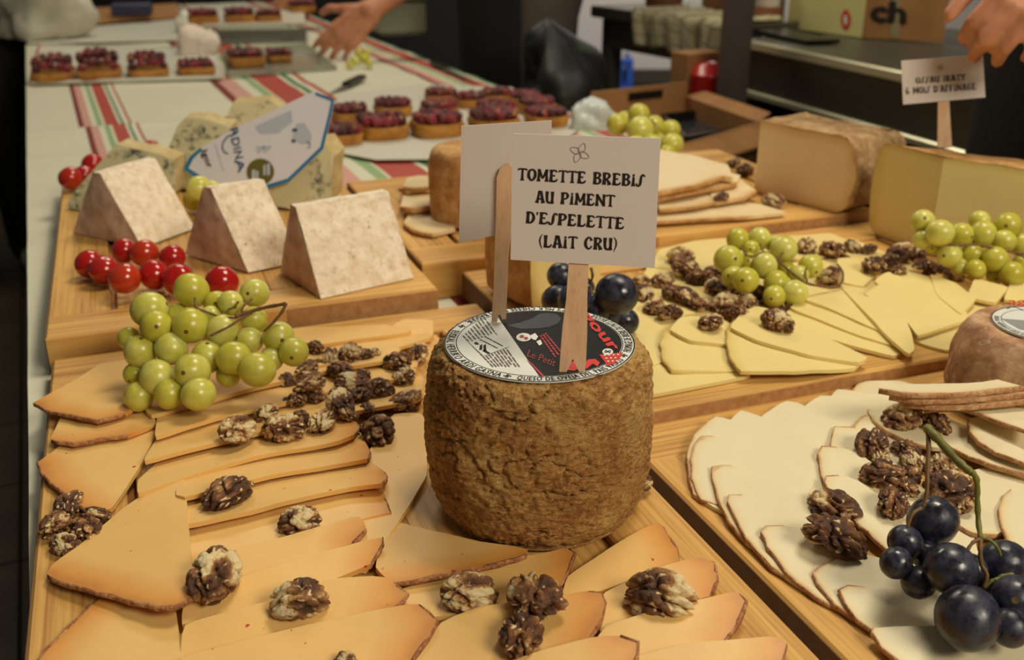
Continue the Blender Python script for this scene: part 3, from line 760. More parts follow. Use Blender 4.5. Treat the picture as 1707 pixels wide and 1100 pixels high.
mb = MB()
for i in range(4):
    for j in range(3):
        x, y = 1008 + i * 7.4 + j * 3, 593.5 + j * 5 - i * .4
        if x < 1037 - j * 4: px_poly(mb, ell(x, y, 2, 1.2, 6), LP, .0006)
mb.build('pattern_dot', 'white_print', lab)
mb = MB(); c = LP.at(1013, 588); swirl_cross(mb, c, .0022, LZ + .0009, .4, .35); mb.build('badge_cross', 'ink', lab)
mb = MB(); px_poly(mb, [(846, 543), (868, 538), (890, 530), (898, 524), (912, 522), (928, 524), (936, 532), (930, 540), (914, 546), (896, 548), (868, 549)], LP, .0003)
mb.build('smoky_picture', plain('smoke_print', srgb(58, 64, 66), .3), lab)

# ------------------------------------------------------------------ signs on wooden forks
def flat_px(mb, pts, plane, th, off=0.0, mi=0):
    f = [plane.at(x, y, off) for x, y in pts]
    if (f[1] - f[0]).cross(f[2] - f[1]).dot(plane.n) < 0: f = f[::-1]
    n = len(f); b = [q - plane.n * th for q in f]
    mb.add(f + b, [list(range(n)), [n + k for k in range(n)][::-1]] + [[(k + 1) % n, k, n + k, n + (k + 1) % n] for k in range(n)], mi)
def center(mb): return sum(mb.v, Vector()) / len(mb.v)
# front sign
foot = LP.at(954, 620)
SP = Plane(foot, (0.02, -1, -.02))
sg = thing('card_sign', 'white card sign in flared black capitals stuck into the big wheel', 'sign', foot)
mb = MB(); flat_px(mb, [(946, 300), (982, 300), (981, 440), (979, 500), (979, 554), (977, 600), (975, 622), (967, 623), (955, 598), (943, 623), (932, 622), (935, 580), (938, 544), (944, 500), (948, 440)], SP, .0018)
mb.build('fork', 'stick', sg)
mb = MB(); flat_px(mb, [(855, 222), (1101, 230), (1091, 446), (851, 432)], SP, .0005, .0008); card = mb.build('card', 'paper', sg)
mb = MB()
for txt, a, b, h in (('TOMETTE BREBiS', (863, 299.5), (1074, 310.5), 20.5), ('AU PiMENT', (892, 337), (1024, 344), 20), ("D'ESPELETTE", (876, 371), (1040, 381.5), 20), ('(LAiT CRU)', (898, 411), (1028, 416.5), 20.5)):
    g, wdt = groovy(txt); px_text(mb, g, wdt, SP, a, b, h, .0010)
mb.build('lettering', 'ink', card)
M['pale_ink'] = plain('pale_grey_ink', srgb(150, 136, 128), .7)
def swirl_px(mb, cx, cy, r, plane, off, w):
    for k in range(4):
        a0 = k * math.pi / 2 + .25; pts = []
        for j in range(17):
            b = j / 16 * 2 * math.pi; q = Vector((.52 + .48 * math.cos(b + math.pi), .30 * math.sin(b + math.pi) * (1 + .3 * math.cos(b)) + .18 * math.sin(j / 16 * math.pi)))
            x = q.x * math.cos(a0) - q.y * math.sin(a0); y = q.x * math.sin(a0) + q.y * math.cos(a0)
            pts.append(plane.at(cx + x * r, cy + y * r, off))
        strip(mb, pts, w, plane.n)
mb = MB(); swirl_px(mb, 966, 254, 17, SP, .0010, .00035); mb.build('emblem', 'pale_ink', card)
# rear sign, seen from its blank back
foot2 = LP.at(830, 537)
RP = Plane(foot2, (-.12, -1, -.02))
sg = thing('card_sign', 'blank back of a white card sign on round-topped stick in the big wheel', 'sign', foot2)
mb = MB(); flat_px(mb, [(843, 274), (849, 273), (853, 278), (853, 330), (851, 395), (847, 425), (845, 483), (843, 532), (837, 532), (832, 520), (828, 540), (819, 540), (823, 477), (825, 407), (827, 360), (828, 296), (833, 281)], RP, .0018)
mb.build('fork', 'stick', sg)
mb = MB(); flat_px(mb, [(768, 211), (919, 202), (917, 374), (764, 407)], RP, .0005, -.0022); mb.build('card', 'paper', sg)

# ------------------------------------------------------------------ cheeses on the other boards
tw = P(1713, 668, BB_ + .001)
tomme = thing('small_cheese_wheel', 'small pinkish-grey tomme with white label behind the reddish-rinded slices', 'cheese', tw)
pr = dense([(.0005, 0), (.054, 0), (.0595, .003), (.0622, .012), (.0605, .030), (.0555, .046), (.0485, .0575), (.042, .0605), (.02, .061), (.0005, .061)], .002)
rough_lathe(pr, tw, 160, .0007, 90, .0032).build('rind_body', 'bloomy_rind', tomme, True)
tz = tw.z + .0635; tc = Vector((tw.x, tw.y, tz)); TP = Plane(tc, (0, 0, 1)); tr = .0362
mb = MB(); disc(mb, tc - Vector((0, 0, .001)), tr, .001, 72, False); lb = mb.build('label', 'white_print', tomme)
mb = MB(); ring(mb, tc, tr * .975, tr * 1.0, tz + .0001); ring(mb, tc, tr * .80, tr * .815, tz + .0001)
ring_text(mb, 'EUSKAL HERRIKO ARDI GASNA', tc, tr * .89, .0036, 150, 235, tz + .0002); ring_text(mb, 'QUESO DE OVEJA DEL PAÍS VASCO', tc, tr * .89, .0036, 242, 330, tz + .0002)
strip(mb, [TP.at(x, y, .0003) for x, y in ((1678, 515), (1686, 512), (1696, 513), (1706, 518))], .0008, Vector((0, 0, 1)))
mb.build('lettering', 'ink', lb)
mb = MB(); px_poly(mb, [(1668, 531), (1706, 534), (1720, 535), (1720, 553), (1700, 549)][::-1], TP, .0002); mb.build('grey_panel', 'grey_print', lb)
mb = MB(); g = font_polys('agour'); px_text(mb, g[0], g[1], TP, (1680, 508), (1760, 508), 16, .0003)
strip(mb, [TP.at(x, y, .0003) for x, y in ((1677, 504), (1682, 507), (1690, 508))], .0012, Vector((0, 0, 1)))
mb.build('red_wordmark', 'red_print', lb)

def foot_px(pts, z): return [P(x, y, z).xy for x, y in pts]
def away(a, b, d):
    e = (b - a).normalized(); n = Vector((-e.y, e.x)); n = n if n.y > 0 else -n; return n * d
a, b = foot_px([(1257, 321), (1412, 362)], BE)
h = height_to(P(1257, 321, BE), 202)
rounded_prism([a, b, b + away(a, b, .10), a + away(a, b, .10)], [False, True, True, False], BE + .001, h, .022, 'half_cheese', 'tall pale half cheese with brown rind beyond the slices on farthest board', 'cheese', 'cream_paste', 'grey_rind')
l0, c0 = foot_px([(1446, 388), (1547, 425)], BD)
hD = height_to(P(1547, 425, BD), 264)
r0 = P(1712, 284, BD + hD).xy; r0 = c0 + (r0 - c0) * 1.2
b0 = P(1725, 266, BD + hD).xy
big_wedge = rounded_prism([l0, c0, r0, b0], [False, False, True, True], BD + .001, hD, .012, 'cheese_wedge', 'big yellow cheese wedge with two cut faces holding a card sign', 'cheese', 'butter_paste', 'tan_rind', sides=.3)
# brown wheel half hidden by the cards
q = P(788, 366, BE)
bw = thing('whole_cheese', 'small brown-rinded wheel half hidden behind the blank card', 'cheese', q)
hb = .084
pr = dense([(.0005, 0), (.040, 0), (.0455, .004), (.0475, .016), (.048, .042), (.0470, .066), (.0435, .079), (.036, .0835), (.018, .084), (.0005, .084)], .003)
rough_lathe(pr, q + Vector((0, 0, .001)), 120, .0006, 80, .002).build('rind_body', 'tan_rind', bw, True)
fp = foot_px([(812, 486), (886, 524), (1000, 492), (915, 452)], BD)
rounded_prism(fp, [True, False, False, True], BD + .001, .092, .008, 'cheese_wedge', 'brown-rinded wedge with yellow cut face behind the big wheel', 'cheese', 'yellow_paste', 'tan_rind', sides=.3)

# pale toasted wedges standing on the board with tomatoes
M['pale_wedge'] = None
t = NT('pale_crumbly_paste'); p = t.pos()
n1 = t.noise(p, 110, 5, .6); n2 = t.noise(p, 420, 3)
cc = t.ramp(n1, [(.28, srgb(214, 188, 154)), (.45, srgb(234, 214, 186)), (.62, srgb(244, 230, 208))])
vv = t.noise(t.mapped(p, (1, 1, .6)), 260, 3, .5, .9)
cc = t.mix(t.math('MULTIPLY', t.math('SUBTRACT', .385, vv, True), 7.0, True), cc, srgb(164, 142, 112))
t.color(cc); t.set(Roughness=.65, Subsurface_Weight=.1, Subsurface_Scale=.004); t.bump(t.math('ADD', vv, t.math('MULTIPLY', n2, .3)), .55, .0018); M['pale_wedge'] = t.m
t = NT('pink_brown_rind'); p = t.pos()
n1 = t.noise(p, 60, 5, .6)
t.color(t.ramp(n1, [(.32, srgb(186, 150, 126)), (.5, srgb(210, 176, 150)), (.7, srgb(228, 200, 176))])); t.set(Roughness=.7); t.bump(n1, .4, .002); M['pink_rind'] = t.m
def ridge_wedge(FL, FR, BL, ytop, label, flat=.011):
    fl, fr, bl = [P(x, y, BC + .001) for x, y in (FL, FR, BL)]
    br = bl + (fr - fl) * .96; m = (fl + bl) / 2; h = height_to(m, ytop)
    root = thing('cheese_wedge', label, 'cheese', (fl + fr + bl + br) / 4, 'pale crumbly wedges on the tomato board')
    N = 14; H = 14; faces = {'cut_face': MB(), 'rind': MB()}
    wd = (bl - fl).normalized()
    def quad(mb, a, b, c, d, nu, nv, amp, bulge):
        k = len(mb.v); nrm = (b - a).cross(d - a).normalized()
        for j in range(nv + 1):
            for i in range(nu + 1):
                u, v = i / nu, j / nv; q = a.lerp(b, u).lerp(d.lerp(c, u), v)
                q = q + nrm * (fbm(q, 70, 4) * amp * (1 if 0 < v else 0) + bulge * math.sin(math.pi * u) * math.sin(math.pi * v)); mb.v.append(q)
        for j in range(nv):
            for i in range(nu): mb.f.append([k + j * (nu + 1) + i, k + j * (nu + 1) + i + 1, k + (j + 1) * (nu + 1) + i + 1, k + (j + 1) * (nu + 1) + i]); mb.m.append(0)
    tl = Vector((0, 0, h)) + m; tr_ = Vector((0, 0, h)) + (fr + br) / 2
    tfl, tbl, tfr, tbr = tl - wd * flat / 2, tl + wd * flat / 2, tr_ - wd * flat / 2, tr_ + wd * flat / 2
    quad(faces['cut_face'], fl, fr, tfr, tfl, 26, 26, .0012, .003); quad(faces['cut_face'], br, bl, tbl, tbr, 16, 16, .0012, .003); quad(faces['cut_face'], tfl, tfr, tbr, tbl, 20, 4, .0008, .001)
    quad(faces['rind'], bl, fl, tfl, tbl, 14, 18, .0012, .003); quad(faces['rind'], fr, br, tbr, tfr, 14, 18, .0012, .003); quad(faces['rind'], fl, bl, br, fr, 4, 4, 0, 0)
    faces['cut_face'].build('cut_face', 'pale_wedge', root, 50); faces['rind'].build('rind', 'pink_rind', root, 50)
ridge_wedge((237, 413), (326, 380), (122, 388), 288, 'pale crumbly wedge at left behind the pile of tomatoes')
ridge_wedge((414, 454), (502, 436), (308, 424), 312, 'pale crumbly wedge in the middle below the blue-edged packet')
ridge_wedge((535, 498), (690, 463), (467, 453), 343, 'pale crumbly wedge nearest the board corner, whole front face showing')

# blue-veined cheese
t = NT('blue_veined_paste'); p = t.pos()
n1 = t.noise(p, 34, 4, .6, .8); n2 = t.noise(p, 130, 3)
f1 = t.math('MULTIPLY', t.math('SUBTRACT', n1, .53, True), 14.0, True); f2 = t.math('MULTIPLY', t.math('SUBTRACT', n2, .42, True), 5.0, True)
rdv = t.attr('rd').outputs['Fac']
cc = t.mix(t.math('MULTIPLY', t.math('MULTIPLY', f1, f2), .95), srgb(210, 202, 160), srgb(62, 74, 74))
t.color(cc); t.set(Roughness=.5, Subsurface_Weight=.1, Subsurface_Scale=.004); t.bump(n2, .3, .001); M['blue_paste'] = t.m
def slab(pts, base, yaw, lean, th, label, name='blue_cheese_wedge'):
    o = P(base[0], base[1], BC + .001); a = R(yaw)
    nv = Vector((math.sin(a) * math.cos(R(lean)), -math.cos(a) * math.cos(R(lean)), math.sin(R(lean))))
    pl = Plane(o, nv); root = thing(name, label, 'cheese', o, 'blue cheese pieces on the tomato board')
    mb = MB(); f = []
    n = len(pts); dpts = []
    for i in range(n):
        a_, b_ = Vector(pts[i]), Vector(pts[(i + 1) % n]); k = max(1, int((b_ - a_).length / 8))
        for j in range(k): dpts.append(a_.lerp(b_, j / k))
    pf = [pl.at(q.x, q.y) for q in dpts]
    for q in pf: q += Vector((1, 1, 1)) * fbm(q, 60, 3) * .0015
    for q in pf: q.z = max(q.z, BC + .0006)
    if (pf[3] - pf[0]).cross(pf[6] - pf[3]).dot(pl.n) < 0: pf = pf[::-1]
    bk = [q - Vector((pl.n.x, pl.n.y, 0)).normalized() * th for q in pf]; n = len(pf)
    mb.add(pf, [list(range(n))]); mb.build('cut_face', 'blue_paste', root)
    rb = MB(); rb.add(pf + bk, [[n + k for k in range(n)][::-1]] + [[(k + 1) % n, k, n + k, n + (k + 1) % n] for k in range(n)]); rb.build('rind', 'cream_rind', root, 40)
    return pl, root
M['cream_rind'] = rindm('cream_rind', srgb(176, 150, 98), srgb(196, 174, 122), srgb(210, 194, 148), 80, .4)
slab([(372, 238), (374, 205), (388, 172), (450, 168), (480, 190), (478, 240)], (420, 262), 6, 14, .05, 'blue cheese piece farthest back, above the blue-edged packet')
slab([(276, 310), (274, 262), (296, 210), (310, 195), (340, 197), (384, 212), (392, 300), (380, 318)], (325, 318), 4, 12, .04, 'blue cheese piece behind the left end of the blue-edged packet')
slab([(113, 347), (112, 338), (122, 322), (160, 278), (192, 242), (240, 250), (290, 266), (292, 320), (262, 352), (180, 352)], (180, 352), -4, 16, .035, 'blue-veined cheese slab leaning behind the leftmost pale wedge')
pk, packet = slab([(350, 330), (360, 290), (480, 240), (540, 236), (556, 262), (552, 336), (500, 350)], (450, 348), -6, 16, .05, 'blue cheese portion wearing the white blue-edged packet label')
outer = [(312, 283), (322, 262), (340, 247), (395, 215), (455, 188), (522, 156), (530, 155), (561, 167), (557, 190), (543, 249), (487, 303), (440, 318), (372, 322)]
inn = [(320, 281), (328, 265), (343, 251), (397, 219), (457, 192), (524, 161), (530, 160), (556, 170), (552, 190), (538, 246), (484, 298), (440, 311), (374, 314)]
mb = MB(); flat_px(mb, outer, pk, .0014, .010); wrap = mb.build('packet_label', plain('label_film', srgb(226, 224, 230), .28), packet)
mb = MB()
for i, j in ((0, 1), (1, 2), (6, 7), (7, 8), (8, 9), (9, 10), (10, 11), (11, 12), (12, 0)):
    px_poly(mb, [outer[i], outer[j], inn[j], inn[i]], pk, .0103)
mb.build('blue_border', 'blue_print', wrap)
mb = MB()
for ch, a_, b_ in (('R', (388, 215), (392, 229)), ('D', (390, 231), (394, 246)), ('I', (394, 248), (395, 251)), ('N', (395, 253), (398, 266)), ('A', (396, 268), (403, 289))):
    g = font_polys(ch); px_text(mb, g[0], g[1], pk, a_, b_, 19, .0104, bold=.02)
strip(mb, [pk.at(x, y, .0104) for x, y in ((399, 224), (384, 229), (377, 239), (376, 248), (380, 255), (386, 257))], .0018, pk.n)
mb.build('blue_lettering', 'navy', wrap)
mb = MB(); g = font_polys('Igor'); px_text(mb, g[0], g[1], pk, (341, 252), (352, 281), 14, .0104, bold=.03); mb.build('brown_lettering', plain('brown_print', srgb(62, 46, 34), .5), wrap)
mb = MB(); px_lines(mb, (364, 241), (364, 241), (378, 286), (378, 286), 1, pk, .0006, .08, 2, .0104); mb.build('thin_line', 'thin_ink', wrap)
mb = MB(); px_poly(mb, ell(439, 287, 23, 22), pk, .0104); mb.build('medal', 'olive', wrap)
mb = MB()
for x, w_, y0, y1 in ((425, 6, 284, 300), (432, 4, 286, 300), (444, 4, 276, 292), (450, 5, 274, 292)): px_poly(mb, [(x, y0), (x + w_, y0 - 1), (x + w_, y1), (x, y1 + 1)], pk, .0106)
mb.build('medal_bar', 'pale_blue', wrap)
mb = MB(); px_poly(mb, [(430, 212), (490, 185), (492, 205), (478, 214), (470, 222), (440, 224)], pk, .01035); px_poly(mb, [(498, 208), (512, 206), (524, 226), (522, 240), (506, 240), (492, 232)], pk, .01035)
for x in (432, 442): px_poly(mb, [(x, 246), (x + 14, 243), (x + 16, 246), (x + 4, 256)], pk, .0104)
mb.build('pale_drawing', 'pale_blue', wrap)
mb = MB(); px_poly(mb, ell(496, 218, 5, 3, 8), pk, .0104); px_poly(mb, ell(494, 236, 4, 3, 8), pk, .0104); strip(mb, [pk.at(x, y, .0104) for x, y in ((515, 237), (521, 240), (521, 246), (517, 248))], .0012, pk.n)
mb.build('blue_drawing', 'navy', wrap)
# sign in the big yellow wedge
tz = BD + hD
sf = P(1574, 243, tz - .004)
OP = Plane(sf, (-.05, -1, 0))
sg = thing('card_sign', 'small white card sign on stick in the big yellow wedge under the hand', 'sign', sf)
mb = MB(); flat_px(mb, [(1566, 120), (1581, 120), (1583, 180), (1587, 246), (1563, 246), (1564, 180)], OP, .0018); mb.build('fork', 'stick', sg)
mb = MB(); flat_px(mb, [(1502, 101), (1638, 91), (1642, 162), (1505, 174)], OP, .0005, .0010); card = mb.build('card', 'paper', sg)
mb = MB()
for txt, a, b, hh_ in (('OSSAU iRATY', (1526, 139), (1609, 133), 10), ("6 MOiS D'AFFiNAGE", (1509, 157), (1627, 149), 11)):
    g, wdt = groovy(txt); px_text(mb, g, wdt, OP, a, b, hh_, .0013)
mb.build('lettering', 'ink', card)
mb = MB(); swirl_px(mb, 1567, 112, 6, OP, .0013, .0004); mb.build('emblem', 'thin_ink', card)
# ------------------------------------------------------------------ slices: outline in the photograph, rind first
def SA(label, pts, nr, lo, hi, zl, zh, **k): return cheese_slice(pts, nr, lo, hi, zl, zh, BA, label, 'orange_paste', 'slice_rind', 'orange cheese slices on the nearest board', **k)
def SB(label, pts, nr, lo, hi, zl, zh, **k): return cheese_slice(pts, nr, lo, hi, zl, zh, BB_, label, 'white_paste', 'red_rind', 'white reddish-rinded slices on the front board', **dict(dict(th=3.0, rw=.0007), **k))
def SD(label, pts, nr, lo, hi, zl, zh, **k): return cheese_slice(pts, nr, lo, hi, zl, zh, BD, label, 'yellow_paste', 'pale_rind', 'yellow slices fanned on the middle board', **dict(dict(th=3.0, rw=.0009), **k))
def SE(label, pts, nr, lo, hi, zl, zh, **k): return cheese_slice(pts, nr, lo, hi, zl, zh, BE, label, 'cream_paste', 'tan_rind', 'pale slices stacked on the farthest board', **dict(dict(th=4.0, rw=.0014), **k))
# nearest board, back to front
SA('pale slice lying right against the back rail near the big wheel', [(640, 552), (722, 560), (722, 533), (672, 531)], 0, (690, 535), (690, 558), 0, 0)
SA('rearmost long slice below the back board edge, right of the green grapes', [(470, 585), (582, 567), (684, 553), (686, 546), (640, 540), (500, 546), (440, 562)], 0, (580, 545), (590, 568), 0, 5)
SA('long slice with bent tip just behind the walnut heap', [(520, 612), (600, 596), (650, 584), (719, 563), (719, 555), (650, 558), (585, 566), (470, 592)], 0, (590, 568), (600, 595), 0, 6)
SA('wide slice half under the walnut heap and green grapes', [(250, 693), (330, 672), (400, 652), (465, 636), (560, 614), (650, 600), (670, 580), (600, 575), (480, 590), (350, 630), (235, 672)], 0, (400, 600), (440, 642), 0, 7)
SA('long slice running from below the grapes under the walnut heap', [(258, 728), (300, 714), (360, 695), (447, 677), (560, 651), (690, 626), (700, 590), (620, 600), (560, 612), (400, 648), (262, 688)], 0, (430, 640), (450, 678), 0, 7)
SA('long slice carrying the front walnuts of the heap', [(238, 770), (276, 759), (367, 736), (480, 709), (600, 684), (704, 664), (706, 625), (560, 648), (400, 690), (262, 726)], 0, (400, 690), (420, 722), 0, 7)
SA('slice with browned left corner beside the bare board strip', [(590, 724), (597, 712), (594, 702), (560, 690), (480, 706), (367, 733), (276, 757), (230, 800), (228, 823), (305, 796), (380, 773), (450, 755), (520, 744), (564, 736)], 3, (400, 730), (430, 762), 0, 7)
SA('narrow slice just behind the lone walnut on the strips', [(612, 765), (617, 752), (612, 742), (595, 716), (450, 748), (305, 790), (290, 825), (308, 829), (375, 811), (450, 791), (530, 778)], 3, (450, 752), (460, 790), 0, 7)
SA('slice under the lone walnut on the strips, dark right end', [(638, 805), (645, 798), (643, 786), (612, 766), (450, 788), (305, 824), (300, 872), (312, 874), (418, 851), (514, 826), (580, 812)], 3, (450, 800), (470, 838), 0, 8)
SA('slice below the shadowed slice edge with broad rough right rind', [(652, 854), (646, 838), (638, 822), (622, 812), (514, 822), (418, 848), (310, 870), (312, 930), (380, 919), (476, 898), (560, 876), (615, 862)], 4, (450, 835), (470, 898), 0, 1)
SA('slice behind the upright walnut ending in a small rind bit', [(588, 904), (600, 893), (614, 880), (600, 858), (476, 894), (380, 915), (310, 925), (320, 985), (420, 955), (510, 932)], 3, (450, 960), (440, 905), 0, 5)
SA('slice crossing under the walnut beside the triangular slice', [(617, 940), (633, 918), (643, 892), (600, 902), (508, 927), (310, 990), (300, 1045), (420, 1010), (540, 972)], 3, (440, 1000), (430, 955), 1, 6)
SA('slice under the knobbly walnut, squared rind at right', [(648, 1018), (666, 1005), (679, 988), (662, 975), (641, 959), (560, 963), (450, 1000), (305, 1040), (298, 1110), (430, 1080), (560, 1046)], 4, (430, 1060), (430, 1005), 1, 7)
SA('deep orange-tipped slice at the bottom centre edge', [(672, 1130), (688, 1096), (715, 1060), (728, 1033), (700, 1004), (620, 1018), (480, 1048), (300, 1095), (290, 1160), (500, 1160)], 5, (450, 1130), (450, 1050), 2, 8)
SA('flat slice between the strip ends and the big wheel', [(700, 688), (712, 700), (712, 792), (688, 832), (640, 905), (612, 950), (585, 950), (580, 880), (610, 760), (655, 690)], 0, (650, 700), (620, 930), 0, .2)
SA('triangular slice in front of the big wheel with rind along its front', [(652, 972), (700, 965), (760, 952), (830, 938), (880, 925), (882, 914), (800, 903), (720, 884), (661, 868), (640, 895), (625, 945)], 5, (740, 890), (760, 955), 0, 5)
SA('slice holding two walnut halves right of the triangular slice', [(936, 978), (947, 950), (958, 921), (950, 912), (880, 926), (760, 957), (655, 985), (662, 1010), (700, 1032), (830, 1012)], 4, (800, 1020), (800, 945), 0, 1)
SA('broad slice under the touching walnut pair at bottom', [(972, 1078), (998, 1035), (1010, 1000), (1004, 987), (980, 984), (900, 996), (800, 1011), (733, 1036), (690, 1100), (640, 1150), (930, 1150)], 5, (830, 1120), (850, 1000), 0, 5)
SA('slice cut off by the frame with rounded orange corner at bottom', [(1045, 1130), (1060, 1092), (1063, 1069), (1034, 1056), (980, 1062), (900, 1085), (800, 1120), (790, 1165), (1000, 1165)], 4, (930, 1140), (940, 1075), 2, 8)
SA('rearmost slice right of the wheel base pointing at the board gap', [(1132, 936), (1128, 915), (1112, 890), (1097, 869), (1050, 893), (1000, 924), (945, 960), (935, 1000), (1000, 985), (1080, 955)], 4, (1010, 980), (1040, 900), 0, 1)
SA('slice under the two-lobed walnut near the board gap', [(1186, 992), (1194, 965), (1190, 938), (1165, 927), (1100, 945), (1008, 985), (980, 1025), (1000, 1055), (1090, 1020)], 4, (1060, 1040), (1080, 950), 0, 5)
SA('long slice in front of the two-lobed walnut, rough right rind', [(1208, 1068), (1233, 1030), (1246, 1000), (1232, 984), (1120, 1009), (1010, 1042), (980, 1085), (1020, 1110), (1120, 1085)], 4, (1080, 1100), (1100, 1015), 1, 7)
SA('front slice nearest the board gap at the bottom edge', [(1285, 1140), (1302, 1100), (1310, 1074), (1300, 1060), (1150, 1071), (1050, 1096), (1000, 1165), (1200, 1170)], 4, (1140, 1150), (1150, 1075), 2, 8)
SA('large triangular slice at left with rough rind along its front', [(79, 957), (100, 968), (146, 981), (185, 991), (220, 1001), (264, 1011), (293, 1009), (325, 996), (317, 900), (307, 800), (299, 786), (286, 792), (262, 811), (205, 846), (146, 898), (84, 942)], 8, (150, 900), (310, 900), 3.6, 9)
SA('bottom-left slice partly under the large triangular slice', [(30, 1140), (64, 1098), (100, 1058), (126, 1033), (164, 998), (200, 985), (290, 995), (305, 1095), (315, 1160), (40, 1165)], 5, (180, 1150), (220, 1000), 0, .1)
SA('left slice with rind facing the tablecloth, right of the walnut cluster', [(62, 771), (75, 793), (105, 822), (150, 852), (185, 849), (232, 780), (266, 715), (258, 700), (200, 698), (110, 735)], 4, (180, 710), (150, 850), 0, 3)
SA('middle slice of the three at upper left', [(83, 734), (125, 738), (165, 731), (212, 725), (262, 705), (252, 690), (228, 680), (170, 664), (120, 672), (98, 700)], 4, (170, 665), (150, 737), 0, 6)
SA('uppermost left slice whose sharp corner overhangs the board', [(56, 671), (78, 684), (126, 693), (164, 700), (209, 689), (240, 665), (262, 620), (225, 597), (170, 605), (128, 631)], 5, (200, 600), (140, 700), 0, 10)
# front board with white slices, outer ring from the back round to the front
SB('white slice farthest back by the small tomme, reddish left edge', [(1421, 652), (1428, 640), (1446, 634), (1500, 634), (1560, 650), (1500, 690), (1440, 690)], 3, (1440, 690), (1500, 640), 0, .5)
SB('second white slice of the back row, counting from the tomme', [(1380, 668), (1395, 647), (1425, 650), (1500, 672), (1480, 722), (1380, 722)], 0, (1380, 720), (1470, 665), 0, 3)
SB('white slice in the back row behind the inner ring', [(1338, 678), (1367, 659), (1410, 663), (1480, 692), (1440, 762), (1340, 742)], 0, (1340, 745), (1430, 680), 0, 5)
SB('white pointed slice midway along the back row', [(1268, 694), (1310, 667), (1330, 671), (1380, 696), (1440, 732), (1380, 802), (1280, 762)], 0, (1290, 765), (1380, 700), 0, 5)
SB('white slice at the left of the back row', [(1213, 706), (1235, 682), (1285, 700), (1360, 740), (1420, 782), (1350, 852), (1220, 792)], 0, (1250, 800), (1340, 730), 0, 5)
SB('outermost slice at the turn of the white fan, rind to the board gap', [(1155, 822), (1148, 795), (1146, 752), (1156, 725), (1190, 692), (1230, 702), (1300, 735), (1390, 792), (1350, 862), (1200, 852)], 5, (1230, 850), (1300, 740), 0, 5)
SB('rounded white slice whose thin rind bows towards the board gap', [(1196, 841), (1168, 832), (1155, 805), (1152, 766), (1157, 742), (1170, 726), (1188, 725), (1215, 738), (1290, 765), (1360, 800), (1320, 882), (1230, 862)], 7, (1250, 870), (1290, 765), 0, 5)
SB('white slice with squared corner above the dark-cornered slice', [(1240, 902), (1215, 866), (1198, 835), (1187, 797), (1188, 777), (1218, 774), (1245, 785), (1310, 812), (1370, 850), (1330, 930), (1290, 930)], 6, (1290, 930), (1310, 820), 0, 5)
SB('white slice with dark sharp corner left of the paired walnut halves', [(1308, 958), (1285, 945), (1245, 897), (1222, 857), (1212, 836), (1216, 824), (1237, 824), (1290, 838), (1380, 870), (1410, 930), (1350, 990)], 7, (1340, 970), (1340, 860), 0, 5.5)
SB('white slice directly under the paired walnut halves', [(1412, 1024), (1375, 1003), (1312, 956), (1280, 911), (1269, 886), (1277, 877), (1306, 876), (1370, 885), (1450, 925), (1490, 1000), (1440, 1040)], 7, (1420, 1010), (1390, 900), 0, 6)
SB('white slice whose torn corner lies below the paired walnuts', [(1450, 1045), (1420, 1026), (1394, 1006), (1362, 971), (1354, 955), (1364, 946), (1395, 930), (1440, 922), (1530, 950), (1590, 1010), (1520, 1065)], 7, (1500, 1040), (1460, 940), 0, 6)
SB('white slice in front of the torn-cornered one', [(1452, 1050), (1430, 1031), (1409, 1004), (1398, 983), (1412, 975), (1442, 977), (1540, 985), (1620, 1010), (1630, 1085), (1510, 1085)], 6, (1530, 1070), (1500, 985), 0, 6)
SB('white slice at the bottom edge under the largest black grape', [(1510, 1112), (1470, 1079), (1452, 1053), (1450, 1046), (1482, 1044), (1560, 1043), (1725, 1055), (1730, 1160), (1560, 1160)], 4, (1600, 1140), (1580, 1048), 1, 6)
SB('white slice hidden under the black grape bunch at right', [(1560, 930), (1725, 900), (1730, 1030), (1600, 1040), (1520, 980)], 0, (1620, 1030), (1640, 920), 0, 2)
SB('flat white slice in the middle of the inner ring', [(1450, 840), (1520, 800), (1620, 880), (1640, 960), (1560, 960), (1480, 920)], 0, (1540, 940), (1530, 810), 1, 2)
SB('inner slice with the lone oval walnut on it', [(1446, 683), (1450, 693), (1476, 719), (1515, 737), (1555, 746), (1610, 745), (1620, 712), (1560, 690), (1500, 682)], 5, (1560, 695), (1490, 725), 5, 8)
SB('inner slice between the oval walnut and the brown heap', [(1421, 713), (1430, 700), (1442, 689), (1462, 700), (1500, 735), (1545, 762), (1480, 802), (1422, 790)], 3, (1490, 770), (1440, 695), 4, 6)
SB('inner slice with square upper corner left of the brown walnut heap', [(1384, 748), (1385, 728), (1391, 711), (1426, 710), (1452, 730), (1485, 762), (1440, 822), (1388, 785)], 4, (1440, 790), (1400, 712), 4, 7)
SB('inner slice whose curled rind shows a pale fleck', [(1374, 803), (1366, 778), (1364, 756), (1370, 744), (1396, 744), (1432, 755), (1475, 790), (1450, 862), (1390, 835)], 5, (1440, 840), (1400, 750), 4, 8)
SB('inner slice with rind running down past the paired walnuts', [(1480, 917), (1435, 876), (1397, 842), (1383, 822), (1375, 803), (1377, 793), (1398, 791), (1432, 800), (1485, 840), (1530, 900), (1520, 930)], 7, (1500, 900), (1410, 800), 4, 9)
SB('white slice right of the brown heap with rind at its lower left', [(1585, 850), (1598, 876), (1620, 889), (1662, 894), (1700, 860), (1715, 800), (1640, 778), (1590, 796), (1565, 825)], 4, (1680, 800), (1610, 880), 2, 4)
SB('curled white slice at the right frame edge with pink rind', [(1713, 806), (1690, 812), (1672, 828), (1664, 849), (1670, 880), (1690, 920), (1702, 940), (1765, 930), (1765, 830)], 7, (1740, 860), (1680, 860), 2, 5)
